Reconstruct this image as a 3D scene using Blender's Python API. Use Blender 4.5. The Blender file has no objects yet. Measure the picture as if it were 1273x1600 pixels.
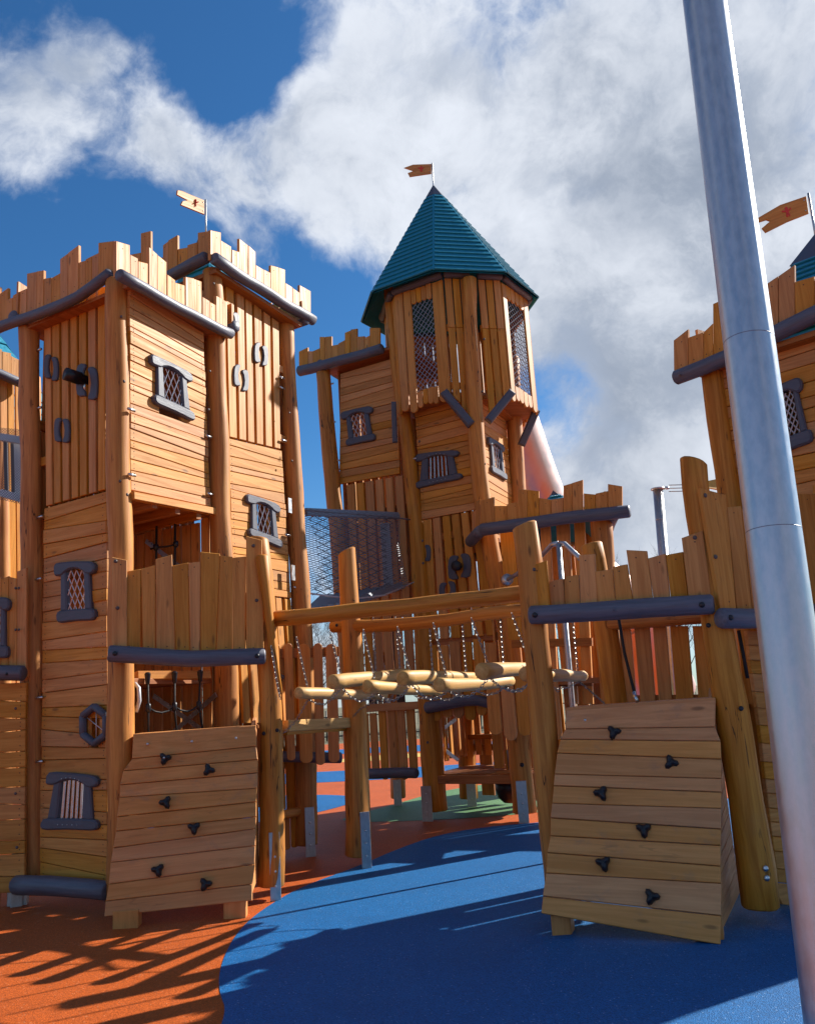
import bpy, math, random
from mathutils import Vector as V, Matrix, noise
random.seed(7)
D = bpy.data
SC = bpy.context.scene
COL = SC.collection

# ---------------------------------------------------------------- camera
FP, PITCH, ROLL, EYE = 1380.0, math.radians(12.1), math.radians(3.5), 1.6
CAM = V((0, 0, EYE))
FW = V((0, math.cos(PITCH), math.sin(PITCH)))
U0 = V((0, -math.sin(PITCH), math.cos(PITCH)))
R0 = V((1, 0, 0))
UP = U0 * math.cos(ROLL) + R0 * math.sin(ROLL)
RT = R0 * math.cos(ROLL) - U0 * math.sin(ROLL)
cd = D.cameras.new('camera')
cd.sensor_fit = 'VERTICAL'
cd.sensor_height = 32
cd.lens = 32 * FP / 1600
cd.clip_start = 0.1
cd.clip_end = 2000
cam = D.objects.new('camera', cd)
COL.objects.link(cam)
cam.matrix_world = Matrix((RT, UP, -FW)).transposed().to_4x4()
cam.location = CAM
SC.camera = cam

# ---------------------------------------------------------------- light and sky
SUN_AZ, SUN_EL = math.radians(32), math.radians(33)
SDIR = V((math.cos(SUN_AZ) * math.cos(SUN_EL), math.sin(SUN_AZ) * math.cos(SUN_EL), math.sin(SUN_EL)))
sl = D.lights.new('sun', 'SUN')
sl.energy = 5.0
sl.angle = math.radians(0.53)
sl.color = (1.0, 0.955, 0.87)
so = D.objects.new('sun', sl)
COL.objects.link(so)
so.rotation_euler = SDIR.to_track_quat('Z', 'Y').to_euler()
so.location = (20, 20, 30)
SC.view_settings.view_transform = 'Standard'
SC.view_settings.look = 'None'
SC.view_settings.gamma = 1
SC.view_settings.use_curve_mapping = False
SC.view_settings.exposure = 0.88


def ray(x, y):
    return FW * FP + RT * (x - 636.5) - UP * (y - 800)


def at(x, y, Y):
    d = ray(x, y)
    return CAM + d * (Y / d.y)


def gp(x, y, z=0.0):
    d = ray(x, y)
    return CAM + d * ((z - EYE) / d.z)


class NT:
    """short helper for node trees"""
    def __init__(s, tree):
        s.t = tree
        s.t.nodes.clear()

    def n(s, typ, **kw):
        nd = s.t.nodes.new(typ)
        for k, v in kw.items():
            if k.startswith('i_'):
                key = k[2:]
                key = int(key) if key.isdigit() else key.replace('_', ' ')
                if isinstance(v, bpy.types.NodeSocket):
                    s.t.links.new(v, nd.inputs[key])
                else:
                    nd.inputs[key].default_value = v
            else:
                setattr(nd, k, v)
        return nd

    def m(s, op, a, b=0.0, c=0.0, clamp=False):
        nd = s.n('ShaderNodeMath', operation=op, use_clamp=clamp)
        for i, v in enumerate((a, b, c)):
            if isinstance(v, bpy.types.NodeSocket):
                s.t.links.new(v, nd.inputs[i])
            else:
                nd.inputs[i].default_value = v
        return nd.outputs[0]

    def vm(s, op, a, b=(0, 0, 0)):
        nd = s.n('ShaderNodeVectorMath', operation=op)
        for i, v in enumerate((a, b)):
            if isinstance(v, bpy.types.NodeSocket):
                s.t.links.new(v, nd.inputs[i])
            else:
                nd.inputs[i].default_value = v
        return nd.outputs['Value'] if op in ('DOT_PRODUCT', 'LENGTH') else nd.outputs[0]

    def scale(s, a, f):
        nd = s.n('ShaderNodeVectorMath', operation='SCALE')
        s.t.links.new(a, nd.inputs[0])
        if isinstance(f, bpy.types.NodeSocket):
            s.t.links.new(f, nd.inputs['Scale'])
        else:
            nd.inputs['Scale'].default_value = f
        return nd.outputs[0]

    def mix(s, f, a, b, mode='MIX'):
        nd = s.n('ShaderNodeMix', data_type='RGBA', blend_type=mode)
        for i, v in ((0, f), (6, a), (7, b)):
            if isinstance(v, bpy.types.NodeSocket):
                s.t.links.new(v, nd.inputs[i])
            else:
                nd.inputs[i].default_value = v if i == 0 else (*v[:3], 1)
        return nd.outputs[2]

    def noise(s, vec, scale, detail=4, rough=0.55, dist=0.0):
        return s.n('ShaderNodeTexNoise', i_Vector=vec, i_Scale=scale, i_Detail=detail, i_Roughness=rough, i_Distortion=dist).outputs[0]

    def ramp(s, f, a, b, lo=0.0, hi=1.0, smooth=True):
        nd = s.n('ShaderNodeMapRange', interpolation_type='SMOOTHSTEP' if smooth else 'LINEAR')
        s.t.links.new(f, nd.inputs[0])
        for i, v in ((1, a), (2, b), (3, lo), (4, hi)):
            nd.inputs[i].default_value = v
        return nd.outputs[0]

    def link(s, a, b):
        s.t.links.new(a, b)


w = D.worlds.new('World')
SC.world = w
w.use_nodes = True
T = NT(w.node_tree)
sky = T.n('ShaderNodeTexSky', sky_type='NISHITA', sun_disc=False, sun_elevation=SUN_EL,
          sun_rotation=math.pi / 2 - SUN_AZ, air_density=1.0, dust_density=0.4, ozone_density=2.5)
dirv = T.n('ShaderNodeTexCoord').outputs['Generated']
# clouds: broken cumulus, thickening towards the right-hand side of the view
wob = T.n('ShaderNodeTexNoise', i_Vector=dirv, i_Scale=5.0, i_Detail=5.0).outputs[1]
dist = T.vm('ADD', dirv, T.scale(T.vm('SUBTRACT', wob, (0.5, 0.5, 0.5)), 0.10))
n1 = T.noise(T.vm('ADD', dist, (17.0, 9.0, 3.0)), 3.2, 12, 0.60)
n1b = T.noise(T.vm('ADD', T.vm('ADD', dist, (17.0, 9.0, 3.0)), tuple(SDIR * 0.06)), 3.2, 8, 0.60)
n2 = T.noise(T.vm('ADD', dist, (9.7, 4.2, 0.4)), 9.0, 10, 0.65)
dwarp = T.vm('NORMALIZE', T.vm('ADD', dirv, T.scale(T.vm('SUBTRACT', wob, (0.5, 0.5, 0.5)), 0.16)))
cover = T.m('ADD', n1, T.m('MULTIPLY', T.m('SUBTRACT', n2, 0.5), 0.42))
for (px, py, rad, wt) in [(140, 225, 170, 0.22), (20, 200, 120, 0.14), (300, 250, 100, 0.15), (430, 225, 80, 0.12), (390, 345, 60, 0.10), (110, 70, 50, 0.12),
                          (860, 110, 380, 0.12), (980, 430, 380, 0.13), (600, 200, 130, 0.10), (1180, 250, 380, 0.10), (560, 350, 80, 0.08),
                          (960, 740, 160, 0.12), (500, 960, 140, 0.10), (1000, 950, 180, 0.10),
                          (220, 20, 200, -0.17), (370, 80, 120, -0.14), (60, 400, 210, -0.20), (330, 420, 140, -0.12), (395, 130, 90, -0.07), (540, 530, 110, -0.12), (480, 640, 160, -0.20), (840, 660, 80, -0.15)]:
    dv = ray(px, py).normalized()
    d2 = ray(px + rad, py).normalized()
    dt = T.vm('DOT_PRODUCT', dwarp, tuple(dv))
    cover = T.m('ADD', cover, T.ramp(dt, dv.dot(d2) ** 2, 1.0, 0.0, wt))
elev0 = T.n('ShaderNodeSeparateXYZ', i_0=dirv).outputs[2]
mask = T.ramp(cover, 0.475, 0.71)
lit = T.m('MULTIPLY_ADD', T.m('SUBTRACT', n1, n1b), 4.0, 0.5, clamp=True)
n3 = T.noise(T.vm('ADD', dist, (1.3, 7.7, 2.9)), 2.4, 7, 0.62)
tone = T.m('ADD', T.m('MULTIPLY', lit, 0.40), T.m('ADD', T.m('MULTIPLY', T.ramp(n3, 0.34, 0.66), 0.42), T.m('MULTIPLY', T.ramp(n2, 0.36, 0.64), 0.34)), clamp=True)
thick = T.ramp(cover, 0.60, 0.92)
dens = T.m('MULTIPLY', thick, T.m('SUBTRACT', 1.0, tone), clamp=True)
tone = T.m('ADD', tone, T.ramp(elev0, 0.05, 0.38, 0.30, 0.0), clamp=True)
cl = T.mix(T.ramp(tone, 0.15, 0.85), (2.45, 2.9, 3.75), (4.9, 5.2, 5.75))
cl = T.mix(T.m('MULTIPLY', dens, 1.0, clamp=True), cl, (1.75, 2.05, 2.55))
elev = T.n('ShaderNodeSeparateXYZ', i_0=dirv).outputs[2]
tint = T.mix(T.ramp(elev, 0.0, 0.34), (0.44, 0.62, 0.78), (0.24, 0.53, 0.76))
blue = T.mix(1.0, sky.outputs[0], tint, 'MULTIPLY')
bg = T.n('ShaderNodeBackground', i_Strength=0.09, i_Color=T.mix(mask, blue, cl))
T.link(bg.outputs[0], T.n('ShaderNodeOutputWorld').inputs[0])

# ---------------------------------------------------------------- materials
MATS = {}


def new_mat(name):
    m = D.materials.new(name)
    m.use_nodes = True
    t = NT(m.node_tree)
    bs = t.n('ShaderNodeBsdfPrincipled')
    out = t.n('ShaderNodeOutputMaterial')
    t.link(bs.outputs[0], out.inputs[0])
    MATS[name] = m
    return t, bs


def wood(name, dark, light, red, rough=0.55, var=0.5, grain=1.0, stain=0.35, cracks=0.25, scuff=0.12):
    t, b = new_mat(name)
    oc = t.n('ShaderNodeTexCoord').outputs['Object']
    rnd = t.n('ShaderNodeObjectInfo').outputs['Random']
    off = t.n('ShaderNodeCombineXYZ', i_0=t.m('MULTIPLY', rnd, 37.0), i_1=t.m('MULTIPLY', rnd, 91.0), i_2=t.m('MULTIPLY', rnd, 53.0)).outputs[0]
    co = t.vm('ADD', oc, off)
    st = t.vm('MULTIPLY', co, (1.3, 26.0, 26.0))
    g = t.noise(st, 1.0 * grain, 6, 0.62, 0.7)
    fine = t.noise(t.vm('MULTIPLY', co, (5.0, 190.0, 190.0)), 1.0, 3, 0.6)
    big = t.noise(t.vm('MULTIPLY', co, (1.6, 3.5, 3.5)), 1.0, 3, 0.5)
    c = t.mix(t.ramp(g, 0.30, 0.68), dark, light)
    c = t.mix(t.m('MULTIPLY', t.ramp(fine, 0.46, 0.7), 0.30), c, dark)
    c = t.mix(t.m('MULTIPLY', t.ramp(big, 0.42, 0.75), stain), c, red)
    # knots
    vo = t.n('ShaderNodeTexVoronoi', i_Vector=t.vm('MULTIPLY', co, (1.9, 6.5, 6.5)), i_Scale=1.0)
    knot = t.ramp(vo.outputs['Distance'], 0.05, 0.13, 1.0, 0.0)
    c = t.mix(t.m('MULTIPLY', knot, 0.75), c, tuple(x * 0.38 for x in dark))
    # drying cracks along the grain, scuffs and grey weathering
    cn = t.noise(t.vm('MULTIPLY', co, (0.9, 13.0, 13.0)), 1.0, 3, 0.5, 0.5)
    crack = t.m('MULTIPLY', t.ramp(t.m('ABSOLUTE', t.m('SUBTRACT', cn, 0.5)), 0.004, 0.011, 1.0, 0.0), t.ramp(big, 0.50, 0.60))
    c = t.mix(t.m('MULTIPLY', crack, cracks), c, tuple(x * 0.25 for x in dark))
    sc = t.noise(t.vm('MULTIPLY', co, (3.2, 4.5, 4.5)), 1.0, 6, 0.68, 0.3)
    c = t.mix(t.m('MULTIPLY', t.ramp(sc, 0.54, 0.74), scuff), c, (0.20, 0.13, 0.10))
    # each board has its own tone
    hs = t.n('ShaderNodeHueSaturation', i_Color=c)
    r2 = t.m('FRACT', t.m('MULTIPLY', rnd, 7.31))
    t.link(t.m('MULTIPLY_ADD', rnd, 0.34 * var, 1.0 - 0.17 * var), hs.inputs['Value'])
    t.link(t.m('MULTIPLY_ADD', r2, 0.006 * var, 0.5 - 0.003 * var), hs.inputs['Hue'])
    t.link(t.m('MULTIPLY_ADD', r2, 0.16 * var, 1.0 - 0.08 * var), hs.inputs['Saturation'])
    t.link(hs.outputs[0], b.inputs['Base Color'])
    t.link(t.ramp(g, 0.2, 0.8, rough + 0.12, rough - 0.08), b.inputs['Roughness'])
    b.inputs['Specular IOR Level'].default_value = 0.35
    bump = t.n('ShaderNodeBump', i_Strength=0.28, i_Distance=0.004, i_Height=t.m('ADD', g, t.m('MULTIPLY', fine, 0.5)))
    t.link(bump.outputs[0], b.inputs['Normal'])


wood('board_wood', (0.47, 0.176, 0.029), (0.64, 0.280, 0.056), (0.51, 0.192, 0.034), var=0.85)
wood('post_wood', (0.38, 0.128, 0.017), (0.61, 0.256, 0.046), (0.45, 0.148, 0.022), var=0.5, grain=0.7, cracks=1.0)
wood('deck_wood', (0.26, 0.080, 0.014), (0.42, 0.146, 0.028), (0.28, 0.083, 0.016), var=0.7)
wood('pale_log_wood', (0.44, 0.225, 0.058), (0.64, 0.375, 0.118), (0.52, 0.27, 0.075), var=0.4, grain=0.8)
wood('climb_wood', (0.52, 0.205, 0.058), (0.66, 0.285, 0.090), (0.55, 0.215, 0.066), var=0.6, stain=0.5, scuff=0.4)


def painted(name, col, rough=0.5, mottle=0.25, bump=0.15, metal=0.0, scale=18.0, spec=0.4, streak=(1, 1, 1), rv=0.11):
    t, b = new_mat(name)
    oc = t.vm('MULTIPLY', t.n('ShaderNodeTexCoord').outputs['Object'], streak)
    rnd = t.n('ShaderNodeObjectInfo').outputs['Random']
    n = t.noise(t.vm('ADD', oc, t.n('ShaderNodeCombineXYZ', i_0=t.m('MULTIPLY', rnd, 40.0)).outputs[0]), scale, 5, 0.6)
    n_b = t.noise(oc, scale * 6, 3, 0.6)
    f = t.m('ADD', t.m('MULTIPLY', t.ramp(n, 0.3, 0.7), mottle), t.m('MULTIPLY', n_b, mottle * 0.4))
    c = t.mix(f, tuple(x * 0.8 for x in col), tuple(min(1, x * 1.35) for x in col))
    t.link(c, b.inputs['Base Color'])
    t.link(t.ramp(n, 0.2, 0.8, max(0.05, rough - rv), rough + rv), b.inputs['Roughness'])
    b.inputs['Metallic'].default_value = metal
    b.inputs['Specular IOR Level'].default_value = spec
    bm = t.n('ShaderNodeBump', i_Strength=bump, i_Distance=0.004, i_Height=t.m('ADD', n, t.m('MULTIPLY', n_b, 0.4)))
    t.link(bm.outputs[0], b.inputs['Normal'])


painted('grey_paint', (0.082, 0.084, 0.108), 0.52, 0.6, 0.45, scale=12, streak=(0.5, 3.5, 3.5))
painted('log_paint', (0.090, 0.092, 0.118), 0.48, 0.8, 0.6, scale=9, streak=(0.35, 4.5, 4.5))
painted('teal_paint', (0.012, 0.210, 0.310), 0.42, 0.45, 0.1)
painted('dark_cap', (0.075, 0.082, 0.11), 0.42)
painted('galvanised', (0.50, 0.50, 0.505), 0.40, 0.35, 0.04, 0.88, 30, streak=(0.6, 1, 1))
painted('pole_steel', (0.60, 0.605, 0.61), 0.37, 0.24, 0.03, 0.9, 34, streak=(0.5, 1, 1), rv=0.05)
painted('steel', (0.60, 0.60, 0.60), 0.32, 0.3, 0.03, 1.0)
painted('slide_steel', (0.70, 0.47, 0.41), 0.46, 0.2, 0.03, 1.0, 3)  # reddish tint stands in for the orange ground reflected in the steel
painted('chain_steel', (0.30, 0.28, 0.26), 0.38, 0.3, 0.0, 0.9, 60)
painted('wire_steel', (0.72, 0.71, 0.70), 0.42, 0.2, 0.0, 0.35, 30)
painted('black_plastic', (0.012, 0.012, 0.016), 0.38, 0.4, 0.15, scale=40)
painted('rope_black', (0.015, 0.014, 0.014), 0.7, 0.4, 0.3, scale=120)
painted('net_dark', (0.085, 0.088, 0.10), 0.6, 0.3, 0.0)
painted('net_mid', (0.20, 0.21, 0.235), 0.5, 0.3, 0.0, 0.2)
painted('net_pale', (0.30, 0.32, 0.36), 0.5, 0.3, 0.0, 0.3)
painted('bolt_brown', (0.115, 0.085, 0.075), 0.5, 0.3, 0.1, scale=60)
painted('seam_grey', (0.22, 0.23, 0.25), 0.5, 0.3, 0.0, 0.6)
painted('nail_dark', (0.05, 0.028, 0.02), 0.6, 0.2, 0.0)
painted('red_paint', (0.75, 0.05, 0.03), 0.5, 0.2)
painted('white_frame', (0.62, 0.64, 0.68), 0.4, 0.2, 0.0, 0.2)
painted('sail_cloth', (0.62, 0.33, 0.07), 0.7, 0.2, 0.1)
painted('bark', (0.085, 0.070, 0.062), 0.9, 0.5, 0.4, scale=8)
painted('fence_black', (0.02, 0.02, 0.022), 0.5, 0.2, 0.0)
painted('grey_sheet', (0.30, 0.35, 0.40), 0.55, 0.3, 0.2)


def rubber(name, col, speck, rough=0.62):
    t, b = new_mat(name)
    oc = t.n('ShaderNodeTexCoord').outputs['Object']
    vo = t.n('ShaderNodeTexVoronoi', i_Vector=oc, i_Scale=150.0)
    sp = t.n('ShaderNodeSeparateColor', i_0=vo.outputs['Color']).outputs[0]
    c = t.mix(sp, tuple(x * 0.62 for x in col), tuple(min(1, x * 1.35) for x in col))
    c = t.mix(t.m('MULTIPLY', t.ramp(sp, 0.992, 0.996), 0.6), c, speck)
    big = t.noise(oc, 1.3, 5, 0.6)
    wear = t.noise(oc, 9.0, 5, 0.65)
    c = t.mix(t.m('MULTIPLY', t.ramp(big, 0.45, 0.70), 0.36), c, tuple(x * 0.68 for x in col))
    c = t.mix(t.m('MULTIPLY', t.ramp(wear, 0.5, 0.75), 0.26), c, tuple(min(1, x * 1.1 + 0.03) for x in col))
    t.link(c, b.inputs['Base Color'])
    b.inputs['Roughness'].default_value = rough
    b.inputs['Specular IOR Level'].default_value = 0.22
    bm = t.n('ShaderNodeBump', i_Strength=0.55, i_Distance=0.004, i_Height=t.m('ADD', vo.outputs['Distance'], t.m('MULTIPLY', wear, 0.6)))
    t.link(bm.outputs[0], b.inputs['Normal'])


rubber('rubber_orange', (0.43, 0.082, 0.011), (0.6, 0.35, 0.2))
rubber('rubber_blue', (0.004, 0.102, 0.290), (0.30, 0.42, 0.6))
rubber('rubber_green', (0.095, 0.200, 0.085), (0.4, 0.5, 0.4))
rubber('rubber_yellow', (0.60, 0.40, 0.10), (0.6, 0.6, 0.4))
t_, b_ = new_mat('dry_grass')
oc_ = t_.n('ShaderNodeTexCoord').outputs['Object']
c_ = t_.mix(t_.ramp(t_.noise(oc_, 0.35, 8, 0.65), 0.35, 0.65), (0.105, 0.085, 0.045), (0.20, 0.165, 0.085))
t_.link(t_.mix(t_.ramp(t_.noise(oc_, 6.0, 6, 0.7), 0.4, 0.7), c_, (0.07, 0.08, 0.03)), b_.inputs['Base Color'])
b_.inputs['Roughness'].default_value = 0.95


# ---------------------------------------------------------------- builders
WM = {}


def thing(name, label, cat, loc, group=None):
    o = D.objects.new(name, None)
    COL.objects.link(o)
    o.location = loc
    o.empty_display_size = 0.2
    o['label'] = label
    o['category'] = cat
    if group:
        o['group'] = group
    WM[o.name] = Matrix.Translation(V(loc))
    return o


def attach(o, M, parent):
    COL.objects.link(o)
    WM[o.name] = M
    if parent is not None:
        o.parent = parent
        o.matrix_basis = WM[parent.name].inverted() @ M
    else:
        o.matrix_basis = M
    return o


def frame(org, x, z):
    """matrix at org with its x axis along x and z axis near z"""
    x = x.normalized()
    y = z.cross(x)
    if y.length < 1e-6:
        y = V((0, 1, 0)) if abs(x.y) < 0.9 else V((1, 0, 0))
    y.normalize()
    z = x.cross(y).normalized()
    M = Matrix((x, y, z)).transposed().to_4x4()
    M.translation = org
    return M


def mesh_obj(name, verts, faces, mat, parent, M=None, smooth=False, kind=None):
    if M is None:
        M = Matrix.Translation(sum(verts, V()) / len(verts))
    Mi = M.inverted()
    me = D.meshes.new(name)
    me.from_pydata([Mi @ v for v in verts], [], faces)
    if smooth:
        me.polygons.foreach_set('use_smooth', [True] * len(me.polygons))
    me.materials.append(MATS[mat])
    o = D.objects.new(name, me)
    if kind:
        o['kind'] = kind
    return attach(o, M, parent)


def copy_part(o, M, parent):
    c = o.copy()
    return attach(c, M, parent)


def slab_geo(pts, n, t, c=0.005, off=0):
    """polygon pts (seen anticlockwise from n) pulled back by t, front edges chamfered by c"""
    k = len(pts)
    ins = []
    for i in range(k):
        a, b, d = pts[i - 1], pts[i], pts[(i + 1) % k]
        e1 = (b - a)
        e2 = (d - b)
        n1 = n.cross(e1).normalized() if e1.length > 1e-9 else V()
        n2 = n.cross(e2).normalized() if e2.length > 1e-9 else V()
        m = n1 + n2
        q = m.dot(n1)
        ins.append(b + (m * (c / q) if q > 0.25 else m * c))
    vs = [p - n * t for p in pts] + [p - n * c for p in pts] + ins
    fs = [tuple(range(2 * k + off, 3 * k + off)), tuple(range(k - 1 + off, off - 1, -1)) if off else tuple(range(k - 1, -1, -1))]
    for i in range(k):
        j = (i + 1) % k
        fs.append((i + off, j + off, k + j + off, k + i + off))
        fs.append((k + i + off, k + j + off, 2 * k + j + off, 2 * k + i + off))
    return vs, fs


def ccw(pts, n):
    a = V()
    for i in range(len(pts)):
        a += pts[i - 1].cross(pts[i])
    return pts if a.dot(n) > 0 else pts[::-1]


def slab(parent, name, pts, n, t, mat, x=None, c=0.005):
    n = n.normalized()
    pts = ccw(list(pts), n)
    if x is None:
        best = max(range(len(pts)), key=lambda i: (pts[i] - pts[i - 1]).length)
        x = pts[best] - pts[best - 1]
    vs, fs = slab_geo(pts, n, t, c)
    M = frame(sum(pts, V()) / len(pts), x - n * x.dot(n), n)
    return mesh_obj(name, vs, fs, mat, parent, M)


def box(parent, name, a, b, wid, thick, mat, nrm=V((0, -1, 0)), c=0.004):
    """bar from a to b, width wid across, thickness thick along nrm"""
    x = (b - a).normalized()
    n = (nrm - x * nrm.dot(x)).normalized()
    y = n.cross(x)
    h = y * wid / 2
    pts = [a - h, b - h, b + h, a + h]
    pts = [p + n * thick / 2 for p in pts]
    return slab(parent, name, pts, n, thick, mat, x, c)


def tube_geo(pts, rad, segs=10, wob=0.0, seed=0.0, cut0=None, cut1=None, round_end=0.0, off=0):
    vs, fs = [], []
    k = len(pts)
    ref = None
    rings = []
    for i in range(k):
        d = (pts[min(i + 1, k - 1)] - pts[max(i - 1, 0)]).normalized()
        if ref is None:
            ref = V((0, 0, 1)).cross(d)
            if ref.length < 0.2:
                ref = V((1, 0, 0))
        ref = (ref - d * ref.dot(d)).normalized()
        s = d.cross(ref)
        r = rad[i] if isinstance(rad, (list, tuple)) else rad
        rings.append((pts[i], d, ref.copy(), s, r))
    if round_end:
        p, d, a, s, r = rings[0]
        e = min(round_end, r * 0.6)
        rings.insert(0, (p - d * e, d, a, s, r - e))
        p, d, a, s, r = rings[-1]
        rings.append((p + d * e, d, a, s, r - e))
    k = len(rings)
    for i, (p, d, a, s, r) in enumerate(rings):
        for j in range(segs):
            an = 2 * math.pi * j / segs
            q = a * math.cos(an) + s * math.sin(an)
            rr = r
            if wob:
                rr = r * (1 + wob * noise.noise(V((p.x * 2.3 + seed, p.y * 2.3 + q.x, p.z * 2.3 + q.z * 1.3 + q.y))))
            v = p + q * rr
            if cut1 and i >= k - 2:
                v = v + d * q.dot(cut1) * r
            if cut0 and i <= 1:
                v = v + d * q.dot(cut0) * r
            vs.append(v)
    for i in range(k - 1):
        for j in range(segs):
            j2 = (j + 1) % segs
            fs.append((off + i * segs + j, off + i * segs + j2, off + (i + 1) * segs + j2, off + (i + 1) * segs + j))
    fs.append(tuple(off + j for j in range(segs - 1, -1, -1)))
    fs.append(tuple(off + (k - 1) * segs + j for j in range(segs)))
    return vs, fs


def resample(pts, step):
    out = [pts[0]]
    for a, b in zip(pts, pts[1:]):
        k = max(1, int(round((b - a).length / step)))
        for i in range(1, k + 1):
            out.append(a.lerp(b, i / k))
    return out


def log(parent, name, pts, r0, r1, mat, wob=0.10, segs=14, step=0.22, bend=0.02, cut0=None, cut1=None, rnd=0.015):
    L = sum((b - a).length for a, b in zip(pts, pts[1:]))
    P = resample(pts, step)
    if len(pts) > 2:       # relax the corners of the drawn line
        for _ in range(2):
            P = [P[0]] + [(P[i - 1] + P[i] * 2 + P[i + 1]) / 4 for i in range(1, len(P) - 1)] + [P[-1]]
    sd = random.random() * 50
    k = len(P) - 1
    if bend:
        for i in range(1, k):
            q = P[i]
            P[i] = q + V((noise.noise(V((i * 0.35, sd, 0))), noise.noise(V((i * 0.35, sd, 9))), noise.noise(V((i * 0.35, sd, 17))))) * bend
    R = [r0 + (r1 - r0) * i / max(1, k) for i in range(k + 1)]
    vs, fs = tube_geo(P, R, segs, wob, sd, cut0, cut1, rnd)
    M = frame(P[0], P[-1] - P[0], V((0, -1, 0.01)))
    o = mesh_obj(name, vs, fs, mat, parent, M, smooth=True)
    for p in o.data.polygons[-2:]:
        p.use_smooth = False
    try:
        o.data.set_sharp_from_angle(angle=math.radians(50))
    except Exception:
        pass
    return o


def pipe(parent, name, pts, r, mat, segs=8, kind=None):
    vs, fs = tube_geo(pts, r, segs)
    return mesh_obj(name, vs, fs, mat, parent, frame(pts[0], pts[-1] - pts[0], V((0, -1, 0.01))), smooth=True, kind=kind)


BOLT = {}


def bolt(parent, p, n, r=0.016, mat='bolt_brown', name='bolt'):
    """domed bolt head, mesh shared"""
    key = (r, mat, name)
    M = frame(p, n, V((0.1, 0.2, 1)))
    if key in BOLT:
        return copy_part(BOLT[key], M, parent)
    prof = [(0, 1.0), (0.28, 0.95), (0.55, 0.72), (0.75, 0.35)]
    vs, fs = [], []
    S = 8
    for h, q in prof:
        for j in range(S):
            a = 2 * math.pi * j / S
            vs.append(M @ V((h * r, math.cos(a) * r * q, math.sin(a) * r * q)))
    for i in range(len(prof) - 1):
        for j in range(S):
            fs.append((i * S + j, i * S + (j + 1) % S, (i + 1) * S + (j + 1) % S, (i + 1) * S + j))
    fs.append(tuple((len(prof) - 1) * S + j for j in range(S)))
    BOLT[key] = mesh_obj(name, vs, fs, mat, parent, M, smooth=True)
    return BOLT[key]


class Face:
    """vertical wall plane through plan points a (left as seen) and b, pushed out by off"""
    def __init__(s, a, b, off=0.0, z_lean=0.0):
        a = V((a[0], a[1], 0))
        b = V((b[0], b[1], 0))
        s.e = (b - a).normalized()
        s.n = V((s.e.y, -s.e.x, 0))
        s.o = a + s.n * off
        s.len = (b - a).length

    def px(s, x, y):
        d = ray(x, y)
        t = (s.o - CAM).dot(s.n) / d.dot(s.n)
        p = CAM + d * t
        return ((p - s.o).dot(s.e), p.z)

    def P(s, u, z, off=0.0):
        return s.o + s.e * u + V((0, 0, z)) + s.n * off

    def pp(s, x, y, off=0.0):
        if off:
            return s.out(off).pp(x, y)
        return s.P(*s.px(x, y))

    def out(s, off):
        f = Face(s.o, s.o + s.e, off)
        f.len = s.len
        return f


def lerp2(a, b, t):
    return (a[0] + (b[0] - a[0]) * t, a[1] + (b[1] - a[1]) * t)


def planks_h(par, f, quad, n, holes=(), t=0.035, mat='board_wood', jit=0.28, wav=0.006):
    """quad: TL TR BR BL as (u, z); horizontal planks, hand-cut so joints are not parallel"""
    TL, TR, BR, BL = quad
    cl, cr_ = [0.0], [0.0]
    for i in range(1, n):
        cl.append((i + random.uniform(-jit, jit)) / n)
        cr_.append((i + random.uniform(-jit, jit)) / n)
    cl.append(1.0)
    cr_.append(1.0)
    g = 0.0028
    for i in range(n):
        H = abs(TL[1] - BL[1])
        b0, b1 = lerp2(BL, TL, cl[i] + g / H), lerp2(BR, TR, cr_[i] + g / H)
        t0, t1 = lerp2(BL, TL, cl[i + 1] - g / H), lerp2(BR, TR, cr_[i + 1] - g / H)
        spans = [(0.0, 1.0)]
        zm0, zm1 = (b0[1] + b1[1]) / 2, (t0[1] + t1[1]) / 2
        for (u0, u1, z0, z1) in holes:
            if min(zm1, z1) - max(zm0, z0) > 0.02:
                ns = []
                for (a, b) in spans:
                    ua = (u0 - b0[0]) / (b1[0] - b0[0])
                    ub = (u1 - b0[0]) / (b1[0] - b0[0])
                    if ub <= a or ua >= b:
                        ns.append((a, b))
                        continue
                    if ua - a > 0.01:
                        ns.append((a, ua))
                    if b - ub > 0.01:
                        ns.append((ub, b))
                spans = ns
        dz = random.uniform(-wav, wav)
        for (a, b) in spans:
            q = [lerp2(b0, b1, a), lerp2(b0, b1, b), lerp2(t0, t1, b), lerp2(t0, t1, a)]
            slab(par, 'plank', [f.P(u, z, dz + 0.0) for u, z in q], f.n, t, mat, f.e)
            for s_ in ((.05, q[0], q[3]), (-.05, q[1], q[2])):
                for v_ in (.28, .74):
                    pu = lerp2(s_[1], s_[2], v_ + random.uniform(-.05, .05))
                    nail(par, f.P(pu[0] + s_[0], pu[1], dz), f.n)


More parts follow.
